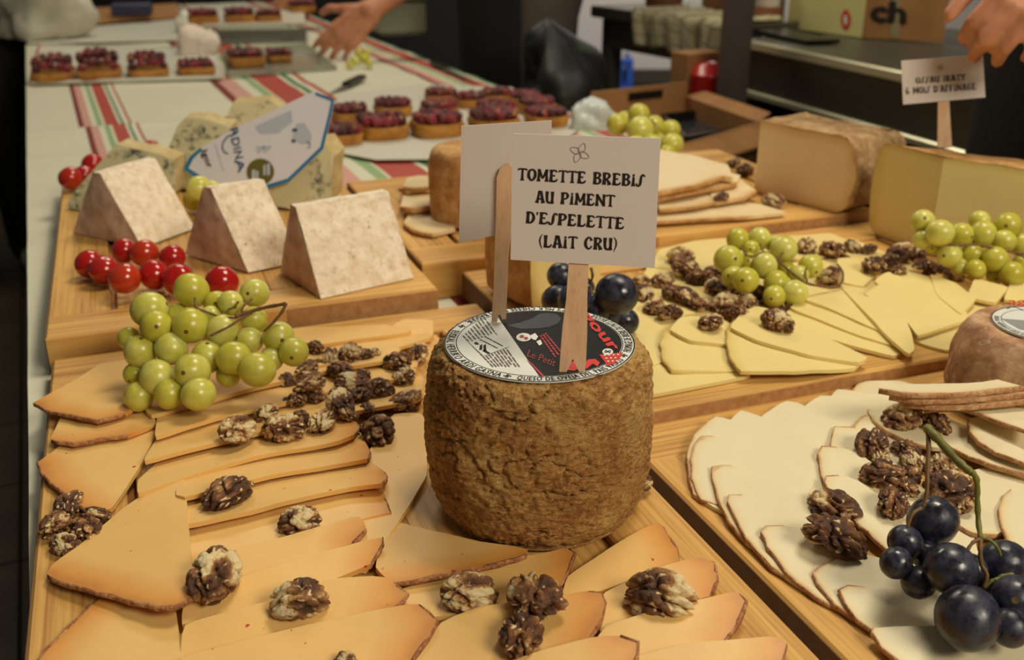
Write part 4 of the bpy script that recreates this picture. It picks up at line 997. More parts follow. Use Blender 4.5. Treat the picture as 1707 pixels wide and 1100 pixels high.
SB('lowest thin slice of the stack at right, below the stalk', [(1575, 738), (1600, 753), (1650, 773), (1725, 794), (1725, 758), (1650, 738), (1620, 716), (1588, 716)], 4, (1650, 735), (1640, 768), 5, 8)
SB('slice with broad tan rind beside the stalk end', [(1612, 698), (1618, 719), (1632, 736), (1660, 753), (1725, 777), (1725, 716), (1670, 704), (1630, 694)], 5, (1690, 715), (1640, 745), 10, 14)
SB('wavy slice in front of the edge-on stack at right', [(1540, 682), (1600, 680), (1625, 685), (1667, 702), (1725, 724), (1725, 668), (1640, 670), (1560, 674)], 5, (1640, 668), (1640, 692), 18, 22)
SB('lowest of the three edge-on slices before the small tomme', [(1500, 669), (1560, 677), (1620, 675), (1725, 665), (1725, 640), (1640, 645), (1560, 645), (1500, 650)], 4, (1600, 645), (1600, 676), 25, 28, th=4.2)
SB('middle of the three edge-on slices before the small tomme', [(1482, 659), (1530, 666), (1600, 665), (1725, 654), (1725, 630), (1640, 640), (1560, 640), (1490, 645)], 4, (1600, 640), (1600, 665), 30, 33, th=4.2)
SB('topmost of the three edge-on slices before the small tomme', [(1466, 647), (1500, 653), (1540, 656), (1610, 654), (1725, 642), (1725, 618), (1640, 638), (1560, 639), (1490, 640)], 5, (1600, 636), (1600, 654), 35, 38, th=4.2)
# middle board
SD('pale slice along the back rail left of the green grapes', [(1080, 445), (1100, 415), (1160, 400), (1240, 396), (1262, 432), (1180, 452)], 0, (1160, 400), (1180, 450), 0, 1)
SD('pale slice along the back rail behind the green grapes', [(1205, 408), (1300, 394), (1385, 388), (1440, 412), (1340, 434)], 0, (1320, 395), (1340, 430), 1, 3)
SD('pale slice at the back rail beside the big wedge', [(1375, 402), (1420, 396), (1470, 418), (1520, 438), (1540, 452), (1440, 442)], 0, (1400, 400), (1480, 440), 0, 2)
SD('yellow slice beneath the walnut scatter left of the grapes', [(1040, 530), (1085, 432), (1200, 436), (1300, 470), (1255, 515), (1140, 525), (1110, 560)], 0, (1180, 440), (1180, 520), 0, 1)
SD('yellow slice beneath the middle grape bunch', [(1230, 500), (1290, 440), (1400, 430), (1470, 470), (1480, 530), (1350, 525)], 0, (1370, 440), (1360, 520), 0, 1)
SD('bottom yellow slice showing only its long front edge', [(1030, 600), (1070, 660), (1150, 645), (1252, 625), (1250, 605), (1110, 585), (1060, 560)], 0, (1150, 580), (1150, 645), 0, 1)
SD('yellow slice tucked against the wheel side', [(1030, 610), (1050, 525), (1120, 530), (1140, 560), (1110, 600), (1080, 612)], 0, (1080, 530), (1080, 605), 1, 2)
SD('half-round yellow slice with a single walnut at its top', [(1118, 617), (1104, 594), (1100, 571), (1111, 547), (1140, 526), (1200, 530), (1262, 560), (1278, 605), (1249, 620), (1180, 618)], 5, (1230, 600), (1120, 560), 2, 6)
SD('thin yellow slice resting on the half-round one', [(1115, 550), (1135, 528), (1190, 530), (1250, 560), (1225, 575), (1150, 568)], 0, (1230, 570), (1140, 540), 6, 9)
SD('largest half-round yellow slice with rounded rind at left', [(1234, 618), (1218, 596), (1211, 570), (1212, 550), (1226, 527), (1260, 510), (1310, 528), (1380, 565), (1440, 598), (1425, 614), (1330, 619)], 6, (1400, 590), (1225, 560), 4, 8)
SD('long pointed slice lying on the largest half-round one', [(1216, 545), (1236, 520), (1262, 509), (1310, 524), (1380, 562), (1448, 596), (1434, 605), (1350, 592), (1260, 566)], 0, (1420, 590), (1240, 535), 7, 12)
SD('first narrow tip of the fan right of the grapes', [(1300, 528), (1320, 512), (1380, 532), (1450, 560), (1492, 577), (1503, 590), (1490, 594), (1430, 578), (1350, 555)], 0, (1480, 582), (1330, 530), 1, 5)
SD('second narrow tip of the fan, overlapping the first', [(1315, 512), (1340, 498), (1400, 512), (1450, 536), (1492, 562), (1494, 577), (1440, 562), (1380, 538)], 0, (1480, 570), (1340, 508), 3, 8)
SD('third fan slice below the walnut by the grape stem', [(1330, 496), (1400, 480), (1440, 515), (1482, 558), (1440, 540), (1380, 512)], 0, (1460, 545), (1370, 492), 6, 11)
SD('pointed fan slice with its tip towards the small tomme', [(1402, 478), (1450, 495), (1508, 528), (1520, 556), (1525, 583), (1515, 591), (1484, 564), (1440, 518)], 0, (1510, 575), (1430, 490), 7, 12)
SD('broad yellow slice left of the small tomme', [(1516, 560), (1540, 525), (1600, 495), (1680, 510), (1640, 560), (1580, 585), (1535, 572)], 0, (1560, 575), (1610, 500), 0, 3)
SD('yellow slice with small hole above the pointed fan slice', [(1440, 490), (1506, 448), (1545, 460), (1585, 490), (1620, 530), (1530, 560), (1508, 530)], 0, (1540, 545), (1530, 460), 6, 11)
SD('small slice standing out beside the walnut row', [(1456, 468), (1480, 452), (1505, 462), (1505, 492), (1480, 484)], 0, (1480, 490), (1480, 455), 8, 12)
SD('slice crossing behind the walnut row', [(1395, 430), (1440, 428), (1462, 455), (1440, 478), (1402, 470)], 0, (1430, 475), (1420, 430), 2, 6)
SD('slice below the last walnuts of the row', [(1550, 456), (1592, 470), (1628, 498), (1602, 525), (1562, 492)], 0, (1590, 520), (1570, 465), 8, 12)
SD('slice corner rising behind the small tomme', [(1612, 494), (1624, 464), (1682, 478), (1660, 505)], 0, (1640, 505), (1650, 470), 8, 14)
SD('slice behind the tomme at the right frame edge', [(1672, 500), (1686, 468), (1730, 465), (1730, 505)], 0, (1700, 503), (1700, 468), 8, 14)
# farthest board
SE('long pale slice lying lowest on the farthest board', [(1060, 372), (1100, 369), (1180, 364), (1245, 361), (1313, 354), (1260, 338), (1150, 334), (1060, 340)], 4, (1180, 335), (1190, 363), 1, 3)
SE('short slice end below the big pale slab', [(1100, 350), (1160, 344), (1205, 334), (1262, 322), (1240, 312), (1150, 318), (1090, 325)], 4, (1170, 318), (1180, 340), 5, 9)
SE('narrow slice peeping from under the big pale slab', [(1190, 338), (1240, 330), (1262, 318), (1225, 292), (1180, 310)], 3, (1190, 300), (1240, 330), 7, 9)
SE('pale slice second from the top of the farthest stack', [(1060, 336), (1110, 327), (1170, 315), (1228, 305), (1235, 292), (1170, 275), (1060, 275)], 4, (1150, 275), (1160, 318), 11, 15, th=6)
SE('big pale slab topping the farthest stack', [(1060, 330), (1105, 318), (1160, 308), (1203, 294), (1222, 296), (1214, 275), (1161, 260), (1102, 249), (1060, 251)], 4, (1140, 252), (1150, 310), 19, 24, th=6)
SE('lowest pale slice left of the half-hidden wheel', [(672, 372), (690, 384), (720, 390), (760, 380), (740, 345), (690, 345)], 3, (720, 350), (700, 384), 0, 2)
SE('middle pale slice left of the half-hidden wheel', [(668, 344), (690, 347), (722, 342), (745, 325), (700, 318), (672, 325)], 3, (700, 320), (695, 345), 5, 8, th=6)
SE('uppermost pale slice left of the half-hidden wheel', [(672, 312), (690, 314), (722, 310), (745, 300), (700, 292), (678, 296)], 3, (700, 294), (695, 312), 14, 16, th=5)
# ------------------------------------------------------------------ walnuts
t = NT('walnut'); k = t.attr('k').outputs['Fac']; p = t.coord()
n = t.noise(p, 16, 5, .65)
kk = t.math('ADD', k, t.math('MULTIPLY', t.math('SUBTRACT', n, .5), .45))
cc = t.ramp(kk, [(0, srgb(80, 52, 36)), (.28, srgb(126, 82, 50)), (.42, srgb(166, 116, 70)), (.50, srgb(196, 156, 102)), (.58, srgb(232, 206, 152)), (1, srgb(244, 228, 184))])
cc = t.mix(t.math('MULTIPLY', t.rnd(), .3), cc, srgb(96, 58, 34), 'MIX')
t.color(cc); t.set(Roughness=.5, Specular_IOR_Level=.45); t.bump(n, .35, .05); M['walnut'] = t.m
def walnut_mesh(seed):
    rs = random.Random(seed); v, f = ICO(5); s = Vector((rs.uniform(-9, 9), rs.uniform(-9, 9), rs.uniform(-9, 9)))
    dim = (1, rs.uniform(.62, .85), rs.uniform(.50, .68)); mb = MB(); kk = []; cream = rs.uniform(-.12, .22); groove = rs.uniform(.1, .32); bend = rs.uniform(-.35, .35); ln = rs.uniform(1.25, 1.7)
    for q in v:
        q = Vector(q)
        n1 = noise.noise(q * ln + s); rid = 1 - abs(n1) * 2.6
        n2 = noise.noise(q * ln * 2.1 + s * 1.7); rid2 = 1 - abs(n2) * 2.4; n3 = noise.noise(q * 7 + s)
        # lobes bulge, seams between them are sharp valleys
        seam = max(0, rid) ** 3; seam2 = max(0, rid2) ** 3
        d = 1.06 - .40 * seam - .12 * seam2 + .035 * n3
        d -= groove * math.exp(-(q.y / .16) ** 2) * (1 if q.z > -.2 else .3)
        c = Vector((q.x * dim[0], q.y * dim[1], q.z * dim[2])) * d * .5
        c.z += bend * c.x * c.x; c.y += bend * .6 * c.x * c.x
        mb.v.append(c)
        ck = .36 + cream + noise.noise(q * 1.15 + s * .6) * .75 + .12 * n3 - .26 * seam - .16 * seam2
        fl = noise.noise(q * 5.5 + s * 2.2)
        if fl > .34: ck = max(ck, .25 + (fl - .34) * 3.2)
        kk.append(max(0, min(1, ck)))
    mb.f = [list(x) for x in f]; mb.m = [0] * len(f)
    return mesh_only(mb, 'walnut', 'walnut', True, {'k': kk})
WN = [walnut_mesh(40 + i) for i in range(10)]
for a in WN: pass
bpy.context.view_layer.update(); DG = bpy.context.evaluated_depsgraph_get()
def surface(x, y, dflt):
    hit, loc, nor, i, o, m = SC.ray_cast(DG, CAMV, ray(x, y).normalized())
    if hit and loc.z < dflt + .06 and nor.z > .35: return loc.z
    return dflt + .004
def push_apart(items, it=40, slack=.84):
    """items [px, py, point, radius]: move along the line of sight until neighbours only touch"""
    for _ in range(it):
        for i in range(len(items)):
            for j in range(i):
                a, b = items[i], items[j]; d = a[2] - b[2]; L = d.length; need = (a[3] + b[3]) * slack
                if L < need:
                    da, db = (a[2] - CAMV).normalized(), (b[2] - CAMV).normalized()
                    s = (need - L) * .35; near = a if (a[2] - CAMV).length < (b[2] - CAMV).length else b
                    if near is a: a[2] = a[2] - da * s; 
                    else: b[2] = b[2] - db * s
def nuts(lst, base, group, labels):
    its = []
    for x, y, w in lst:
        z = surface(x, y + w * .18, base); rad = w * (1.0) / F_PX / 2
        q = P(x, y, z); dep = depth_of(q); rad = w * dep / F_PX / 2
        q = P(x, y, z + rad * .46); its.append([x, y, q, rad * .72])
    push_apart(its, 30, .72)
    order = sorted(range(len(lst)), key=lambda i: lst[i][0])
    for n_, i in enumerate(order):
        x, y, q, r = its[i]; rs = random.Random(int(x * 7 + y * 13)); w = lst[i][2] * depth_of(q) / F_PX
        o = obj('walnut', WN[rs.randrange(len(WN))], None, q, (rs.uniform(-.5, .5), rs.uniform(-.45, .45), rs.uniform(0, 6.28)), w * 1.14)
        tag(o, labels(n_, len(lst)) if callable(labels) else labels[i], 'walnut', group)
H1 = [(524, 580, 34), (528, 606, 26), (552, 593, 36), (585, 589, 40), (609, 590, 30), (627, 587, 18), (663, 602, 54), (672, 629, 42), (698, 587, 40), (567, 617, 52), (607, 624, 30), (478, 635, 30), (512, 617, 40), (517, 642, 56), (490, 668, 40), (526, 662, 32), (589, 641, 56), (633, 648, 48), (599, 660, 40), (567, 672, 58), (613, 682, 30), (676, 670, 58), (396, 716, 64), (443, 690, 40), (473, 714, 70), (502, 694, 34), (538, 704, 56), (580, 692, 36), (628, 717, 78)]
nuts(H1, BA, 'walnuts heaped beside the big wheel', lambda n, L: f'walnut piece, {ORD[n]} from left in heap between green grapes and big wheel')
scat = [(380, 819, 88, 'walnut lying alone on the narrow strip slices'), (499, 868, 64, 'walnut standing alone left of the big wheel foot'), (359, 957, 104, 'walnut touching the right edge of the large triangular slice'), (499, 998, 90, 'knobbly walnut near the bottom, left of the oval one'), (782, 988, 86, 'oval walnut half in front of the triangular slice'), (894, 996, 100, 'upper walnut of the touching pair below the wheel'), (869, 1056, 90, 'lower walnut of the touching pair below the wheel'), (1101, 991, 112, 'two-lobed walnut by the board gap'), (575, 1104, 50, 'walnut cut off by the bottom frame edge'), (1068, 803, 42, 'walnut peeping out at the right foot of the big wheel'),
        (112, 842, 60, 'uppermost walnut of the cluster at the left board edge'), (92, 875, 58, 'walnut overhanging the left board edge'), (143, 882, 66, 'middle walnut of the left edge cluster'), (160, 860, 44, 'small walnut against the large triangular slice'), (110, 909, 52, 'lowest walnut of the left edge cluster')]
nuts([s[:3] for s in scat], BA, 'walnuts scattered over the orange slices', [s[3] for s in scat])
H2 = [(1134, 428, 48), (1142, 446, 56), (1166, 462, 44), (1192, 456, 38), (1190, 478, 40), (1220, 481, 44), (1212, 507, 54), (1231, 520, 34), (1266, 489, 42), (1246, 505, 36), (1068, 468, 30), (1075, 489, 40), (1105, 468, 36), (1122, 487, 44), (1146, 496, 44), (1089, 511, 38), (1115, 521, 48), (1168, 508, 38), (1185, 537, 44), (1290, 505, 40), (1297, 536, 52)]
nuts(H2, BD, 'walnuts strewn left of the middle grape bunch', lambda n, L: f'walnut piece, {ORD[n]} from left in walnuts between black grapes and middle green bunch')
H3 = [(1345, 410, 40), (1388, 415, 44), (1384, 462, 50), (1422, 412, 30), (1448, 415, 30), (1455, 443, 46), (1484, 434, 34), (1499, 424, 52), (1529, 424, 36), (1541, 445, 44), (1568, 445, 30), (1590, 457, 34), (1500, 450, 26), (1478, 446, 28)]
nuts(H3, BD, 'walnuts in the row before the big yellow wedge', lambda n, L: f'walnut piece, {ORD[n]} from left in the row between two green bunches')
H4 = [(1219, 273, 22), (1240, 283, 36), (1290, 336, 40), (1202, 329, 24), (1228, 268, 18)]
nuts(H4, BE, 'walnuts on the farthest board', lambda n, L: f'walnut on the farthest board near the half cheese, {ORD[n]} from left')
H5 = [(1503, 695, 62), (1561, 705, 50), (1453, 740, 66), (1468, 762, 40), (1510, 746, 46), (1518, 768, 40), (1468, 790, 66), (1514, 793, 56), (1490, 838, 66), (1577, 777, 52), (1586, 816, 84), (1598, 838, 46), (1545, 776, 36), (1508, 812, 44)]
nuts(H5, BB_, 'walnuts heaped above the black grapes', lambda n, L: f'walnut piece, {ORD[n]} from left in heap behind the front black grapes')
nuts([(1390, 848, 92), (1395, 893, 106)], BB_ + .006, 'paired walnuts on white slices', ['upper walnut half of the pair on the white slices', 'lower walnut half of the pair on the white slices'])

# ------------------------------------------------------------------ grapes
def grape_mat(name, c1, c2, c3, rough, sss, bloom=None):
    t = NT(name); p = t.coord(); r = t.rnd()
    v = t.n.new('ShaderNodeVectorMath'); v.operation = 'ADD'; t.l.new(p, v.inputs[0])
    cx = t.n.new('ShaderNodeCombineXYZ'); t.l.new(t.math('MULTIPLY', r, 40), cx.inputs[0]); t.l.new(t.math('MULTIPLY', r, 17), cx.inputs[1]); t.l.new(cx.outputs[0], v.inputs[1])
    n1 = t.noise(v.outputs[0], 1.3, 3); n2 = t.noise(v.outputs[0], 9, 3)
    c = t.ramp(t.math('ADD', t.math('MULTIPLY', n1, .7), t.math('MULTIPLY', r, .3)), [(.3, c1), (.5, c2), (.72, c3)])
    if bloom:
        b = t.math('MULTIPLY', t.math('SUBTRACT', t.noise(v.outputs[0], 1.9, 5, .6), .36, True), 3.2, True)
        c = t.mix(t.math('MULTIPLY', b, .8), c, bloom)
        t.link(t.math('ADD', .16, t.math('MULTIPLY', b, .34)), 'Roughness')
    else:
        c = t.mix(t.math('MULTIPLY', t.math('SUBTRACT', n2, .62, True), 2.5, True), c, srgb(150, 120, 50)); t.set(Roughness=rough)
    t.color(c); t.set(Subsurface_Weight=sss, Subsurface_Scale=.012, Specular_IOR_Level=.5)
    t.b.inputs['Subsurface Radius'].default_value = (1, .9, .25)
    return t.m
M['green_grape'] = grape_mat('green_grape', srgb(186, 178, 58), srgb(196, 190, 80), srgb(212, 208, 120), .27, .65)
M['black_grape'] = grape_mat('black_grape', srgb(20, 18, 26), srgb(28, 26, 36), srgb(36, 34, 46), .2, 0, srgb(66, 70, 86))
M['scar'] = plain('grape_scar', srgb(104, 82, 44), .8)
M['stem_green'] = plain('grape_stalk', srgb(128, 130, 54), .5, (300, .3, .0005), (120, srgb(96, 88, 40)))
M['stem_brown'] = plain('grape_stem_brown', srgb(116, 84, 46), .6, (300, .3, .0005))
def grape_mesh(mat):
    mb = MB(); n, m = 24, 16; pr = [(math.sin(math.pi * i / m), -math.cos(math.pi * i / m) * 1.06) for i in range(1, m)]
    pr = [(.02, -1.055)] + pr + [(.13, 1.055), (.06, 1.03)]
    mb.lathe(pr, n)
    for i in range(len(mb.f) - n - 2, len(mb.f)): mb.m[i] = 1 if i >= len(mb.f) - n - 2 and i != len(mb.f) - 2 else 0
    return mesh_only(mb, 'grape', [mat, 'scar'], True)
GG, GB = grape_mesh('green_grape'), grape_mesh('black_grape')
def bunch(label, lst, me, zlo, ylo, zhi, yhi, cat_group, stems, face=.4, smat='stem_brown', grow=1.06):
    its = []
    for x, y, r in lst:
        t_ = max(0, min(1.15, (ylo - y) / (ylo - yhi))); z = lerp(zlo, zhi, t_); q = P(x, y, z); R_ = r * depth_of(q) / F_PX
        q = P(x, y, z + R_); its.append([x, y, q, r * depth_of(q) / F_PX])
    push_apart(its, 40, .88)
    for i, it in enumerate(its): it[3] = lst[i][2] * depth_of(it[2]) / F_PX
    c = sum((i[2] for i in its), Vector()) / len(its)
    root = thing('grape_bunch', label, 'grapes', (c.x, c.y, min(i[2].z - i[3] for i in its)), cat_group)
    rs = random.Random(len(lst) * 31 + int(lst[0][0]))
    for x, y, q, r in its:
        out = (c - q).normalized() * .8 + Vector((rs.uniform(-1, 1), rs.uniform(-1, 1), rs.uniform(-.6, 1)))
        if rs.random() < face: out = (CAMV - q).normalized() + Vector((rs.uniform(-.6, .6), rs.uniform(-.3, .3), rs.uniform(-.7, .3)))
        obj('grape', me, root, q, out.to_track_quat('Z', 'Y').to_euler(), r * grow)
    allv = [(i[0], i[1], depth_of(i[2]) - i[3] * .9) for i in its]
    def dep(x, y):
        ws = [(1 / ((x - a) ** 2 + (y - b) ** 2 + 30), d) for a, b, d in allv]; return sum(w * d for w, d in ws) / sum(w for w, d in ws)
    for pts, r0, r1, m in stems:
        mb = MB(); P3 = [PD(x, y, dep(x, y) - .003 + (pz if len(pp) > 2 else 0)) for pp in pts for x, y, pz in [(pp[0], pp[1], pp[2] * .001 if len(pp) > 2 else 0)]]
        # smooth
        S = []
        for i in range(len(P3) - 1):
            for j in range(4):
                t_ = j / 4; a, b = P3[i], P3[i + 1]; p0 = P3[max(i - 1, 0)]; p3 = P3[min(i + 2, len(P3) - 1)]
                S.append(.5 * (2 * a + (b - p0) * t_ + (2 * p0 - 5 * a + 4 * b - p3) * t_ * t_ + (3 * a - p0 - 3 * b + p3) * t_ ** 3))
        S.append(P3[-1]); L = len(S)
        mb.tube(S, [lerp(r0, r1, i / (L - 1)) * (1 + .15 * math.sin(i * 2.1)) * .001 for i in range(L)], 8); mb.build('stem', m, root, True)
    return root
sb, sgn = 'stem_brown', 'stem_green'
c0 = lambda l: [(x / 3.414, 440 + y / 3.414, r / 3.414) for x, y, r in l]
g1 = c0([(1090, 150, 92), (1235, 228, 72), (1312, 222, 68), (1450, 165, 78), (850, 260, 97), (890, 355, 88), (1085, 350, 97), (1005, 292, 62), (1265, 380, 88), (1445, 318, 72), (1585, 415, 86), (800, 500, 88), (738, 425, 62), (975, 480, 88), (1095, 610, 97), (895, 645, 94), (1180, 530, 86), (1330, 535, 90), (1465, 602, 95), (1420, 435, 72), (1545, 540, 66), (1672, 500, 80), (766, 625, 60), (790, 755, 78), (965, 740, 80), (1130, 740, 90), (1300, 630, 66), (1200, 300, 60)])
bunch('large green grape bunch leaning on the tomato board at left', g1, GG, BA + .003, 676, BC + .050, 478, 'green grape bunches', [
    ([(392, 528), (408, 522), (440, 513), (472, 507), (477, 505)], 1.6, 1.4, sb), ([(477, 505), (470, 520), (455, 538), (440, 552)], 1.3, .9, sb), ([(420, 520), (400, 532), (380, 545), (350, 560)], 1.2, .8, sb), ([(325, 496), (327, 512), (345, 520), (365, 527), (392, 530)], 1.0, .9, sb), ([(398, 502), (390, 512), (380, 516), (381, 520)], .8, .7, sb), ([(420, 498), (408, 508), (402, 520)], .9, .8, sb)], .3)
g2 = [(1230, 399, 18), (1266, 398, 18.5), (1294, 408, 16), (1214, 433, 23), (1246, 437, 16), (1275, 443, 20), (1306, 415, 21), (1351, 444, 19), (1243, 467, 21), (1294, 471, 20), (1324, 488, 20.5), (1291, 494, 18), (1309, 449, 15), (1222, 462, 18), (1332, 458, 15), (1252, 415, 14)]
bunch('green grape bunch in the middle of the yellow slices', g2, GG, BD + .006, 490, BD + .040, 400, 'green grape bunches', [
    ([(1240, 424), (1256, 427), (1276, 420), (1296, 434), (1310, 446), (1330, 462), (1345, 472), (1375, 478, 8), (1398, 478, 14)], 1.0, 1.3, sb), ([(1398, 478, 14), (1405, 466, 14), (1404, 452, 14), (1396, 440, 14)], 1.2, .8, sb), ([(1306, 420), (1300, 432), (1306, 444)], .8, .7, sb), ([(1345, 446), (1342, 456), (1346, 470)], .9, .8, sb), ([(1234, 412), (1246, 424)], .8, .8, sb), ([(1266, 406), (1272, 420)], .8, .8, sb)], .5)
g3 = [(1538, 369, 19), (1567, 388, 21), (1602, 391, 19), (1633, 368, 16), (1639, 390, 20.5), (1680, 376, 21), (1674, 402, 18), (1583, 426, 19), (1620, 425, 17), (1659, 432, 20), (1687, 457, 20), (1702, 408, 18), (1538, 399, 15), (1626, 449, 16), (1600, 445, 14), (1660, 458, 15), (1556, 410, 14), (1705, 440, 16)]
bunch('green grape bunch against the big yellow wedge', g3, GG, BD + .008, 458, BD + .048, 370, 'green grape bunches', [([(1560, 405), (1590, 408), (1630, 408), (1665, 416), (1710, 424)], 1.0, 1.3, sb), ([(1690, 420), (1700, 425), (1712, 432)], 1, 1, sb)], .2)
g4 = [(1065, 190, 16.5), (1029, 208, 17.5), (1067, 216, 21), (1090, 212, 18), (1117, 217, 16), (1121, 241, 18), (1041, 199, 13), (1100, 237, 15), (1112, 256, 14), (1060, 244, 17), (1085, 240, 16)]
bunch('green grape bunch behind the lettered card on the farthest board', g4, GG, BE + .004, 245, BE + .034, 192, 'green grape bunches', [([(1048, 194), (1050, 205), (1046, 222)], .9, .9, sb), ([(1080, 196), (1090, 204), (1112, 230), (1114, 240)], .8, .8, sb)], .3)
k1 = [(935, 460, 22), (918, 497, 14), (958, 500, 27), (928, 500, 24), (1028, 490, 33), (990, 516, 26), (1042, 536, 22), (975, 478, 15), (1010, 525, 24), (945, 525, 22)]
bunch('black grape bunch half hidden behind the big wheel', k1, GB, BD + .002, 540, BD + .040, 462, 'black grape bunches', [([(985, 446), (988, 460), (984, 475), (990, 495)], 1.2, 1, sb), ([(1059, 478), (1050, 484), (1040, 490)], .7, .7, sgn), ([(1000, 515), (1016, 518), (1032, 524)], .8, .7, sgn)], .1)
k2 = [(1555, 868, 39), (1509, 904, 27), (1543, 924, 24), (1494, 938, 25), (1531, 971, 26), (1585, 948, 41), (1673, 940, 38), (1616, 952, 28), (1613, 1030, 50), (1692, 1000, 40), (1684, 1046, 30), (1650, 985, 22)]
bunch('black grape bunch on the white slices at bottom right', k2, GB, BB_ + .008, 1030, BB_ + .030, 870, 'black grape bunches', [
    ([(1545, 713, 22), (1560, 728, 14), (1590, 762, 6), (1612, 782, 0), (1620, 788, -2)], 2.6, 1.9, sgn), ([(1620, 787, -2), (1628, 800, 0), (1629, 830, 2), (1631, 870, 4), (1635, 898, 2)], 1.7, 1.3, sgn), ([(1635, 898, 2), (1634, 915, 0), (1636, 940), (1645, 958), (1640, 980)], 1.2, 1.1, sb), ([(1635, 898, 2), (1622, 904), (1612, 918), (1606, 930)], 1.0, .8, sb), ([(1635, 898, 2), (1650, 900), (1662, 912), (1668, 926)], 1.0, .8, sgn), ([(1546, 715, 20), (1548, 745, 14), (1546, 785, 8), (1545, 820, 3), (1538, 846)], 1.3, 1.0, sb), ([(1538, 846), (1522, 856), (1512, 880)], .9, .8, sb), ([(1660, 968), (1672, 960), (1690, 957)], 1.3, .9, sgn), ([(1640, 980), (1655, 968), (1662, 966)], 1.1, 1.1, sgn)], .1)
# a few grapes tucked under the packet
bunch('few green grapes tucked under the blue-edged packet', [(332, 314, 20), (354, 320, 18), (344, 336, 18), (322, 334, 16)], GG, BC + .001, 336, BC + .02, 312, 'green grape bunches', [], 0)

# ------------------------------------------------------------------ cherry tomatoes
t = NT('tomato'); r = t.rnd()
c = t.ramp(r, [(0, srgb(178, 28, 20)), (.6, srgb(166, 20, 20)), (1, srgb(188, 58, 26))]); t.color(c); t.set(Roughness=.16, Specular_IOR_Level=.5, Subsurface_Weight=.15, Subsurface_Scale=.01, Coat_Weight=.3, Coat_Roughness=.05); M['tomato'] = t.m
mb = MB(); pr = [(math.sin(math.pi * i / 18) * 1.0, -math.cos(math.pi * i / 18) * (.96 if i < 16 else .93)) for i in range(1, 18)]; pr = [(.01, -.955)] + pr + [(.08, .905), (.01, .87)]
mb.lathe(pr, 32)
TM = mesh_only(mb, 'tomato', 'tomato', True)
def tomatoes(lst, zf, group):
    its = []
    for x, y, r, l in lst:
        z = zf(y); q = P(x, y, z); R_ = r * depth_of(q) / F_PX; q = P(x, y, z + R_); its.append([x, y, q, R_])
    push_apart(its, 40, .96)
    rs = random.Random(3)
    for (x, y, r, l), it in zip(lst, its):
        rr = r * depth_of(it[2]) / F_PX
        tag(obj('cherry_tomato', TM, None, it[2], (rs.uniform(-.9, .9), rs.uniform(-.9, .9), rs.uniform(0, 6)), rr), l, 'tomato', group)
tomatoes([(208, 464, 26.5, 'cherry tomato nearest the viewer at the pile\'s front'), (174, 450, 25, 'cherry tomato second from the left end of the pile'), (149, 440, 24, 'cherry tomato at the left end of the pile'), (207, 418, 21, 'cherry tomato at the back left of the pile'), (241, 422, 24, 'cherry tomato on top at the back of the pile'), (258, 458, 26, 'cherry tomato right of the frontmost one'), (287, 429, 22, 'cherry tomato touching the pale wedge at the back right'), (298, 466, 27, 'cherry tomato half behind the topmost green grape'), (370, 470, 28, 'lone cherry tomato to the right of the grape top')], lambda y: BC + .001, 'cherry tomatoes before the pale wedges')
tomatoes([(117, 297, 19.5, 'cherry tomato at the back left board corner, largest there'), (141, 292, 17, 'middle cherry tomato at the back left board corner'), (155, 275, 19, 'rear cherry tomato beside the blue-veined slab'), (253, 246, 13, 'cherry tomato peeping over the blue-veined slab')], lambda y: BC + .001, 'cherry tomatoes at the back left board corner')
tomatoes([(374, 202, 8, 'tiny red tomato between two blue cheese pieces')], lambda y: BC + .001, None)
# ------------------------------------------------------------------ raspberry tarts and trays farther down the table
t = NT('raspberry'); r = t.rnd(); p = t.coord()
c = t.ramp(t.math('ADD', t.math('MULTIPLY', r, .7), t.math('MULTIPLY', t.noise(p, 1.6, 2), .4)), [(.15, srgb(60, 10, 18)), (.5, srgb(98, 18, 28)), (.9, srgb(150, 40, 48))])
t.color(c); t.set(Roughness=.22, Specular_IOR_Level=.5, Subsurface_Weight=.1, Subsurface_Scale=.004, Coat_Weight=.4, Coat_Roughness=.1); M['raspberry'] = t.m
M['crust'] = plain('baked_crust', srgb(196, 138, 54), .6, (120, .4, .001), (40, srgb(146, 90, 30)))
M['nut_chip'] = plain('nut_chip', srgb(206, 166, 96), .6)
mb = MB(); rs = random.Random(5)
for lat, n in ((-.5, 7), (.05, 9), (.55, 7), (.93, 3)):
    for k in range(n):
        a = 2 * math.pi * (k + lat) / n; rr = math.sqrt(max(0, 1 - lat * lat)) * .72
        mb.ball((rr * math.cos(a), rr * math.sin(a), lat * .72), .34, 1)
mb.ball((0, 0, 0), .72, 1); RB = mesh_only(mb, 'raspberry', 'raspberry', True)
RB['kind'] = 'part'
def crust_mesh(rnd):
    mb = MB(); n = 32; rings = []
    for z, s in ((0, .90), (.03, .95), (.20, 1.0), (.24, .98), (.24, .88), (.20, .85)):
        rg = []
        for k in range(n):
            a = 2 * math.pi * k / n; c_, s_ = math.cos(a), math.sin(a); e = rnd
            d = (abs(c_) ** e + abs(s_) ** e) ** (-1 / e); rg.append(Vector((c_ * d * .5 * s, s_ * d * .5 * s, z)))
        rings.append(rg)
    v = [q for rg in rings for q in rg]; f = []
    for i in range(5):
        for k in range(n): f.append([i * n + k, i * n + (k + 1) % n, (i + 1) * n + (k + 1) % n, (i + 1) * n + k])
    f.append(list(range(n))[::-1]); f.append([5 * n + k for k in range(n)]); mb.add(v, f); return mesh_only(mb, 'crust', 'crust', 40)
CR = {'square': crust_mesh(7), 'round': crust_mesh(3.0)}
chip = mesh_only(MB().box((0, 0, 0), (1, .6, .4), None, 0, .1), 'nut_chip', 'nut_chip', False)
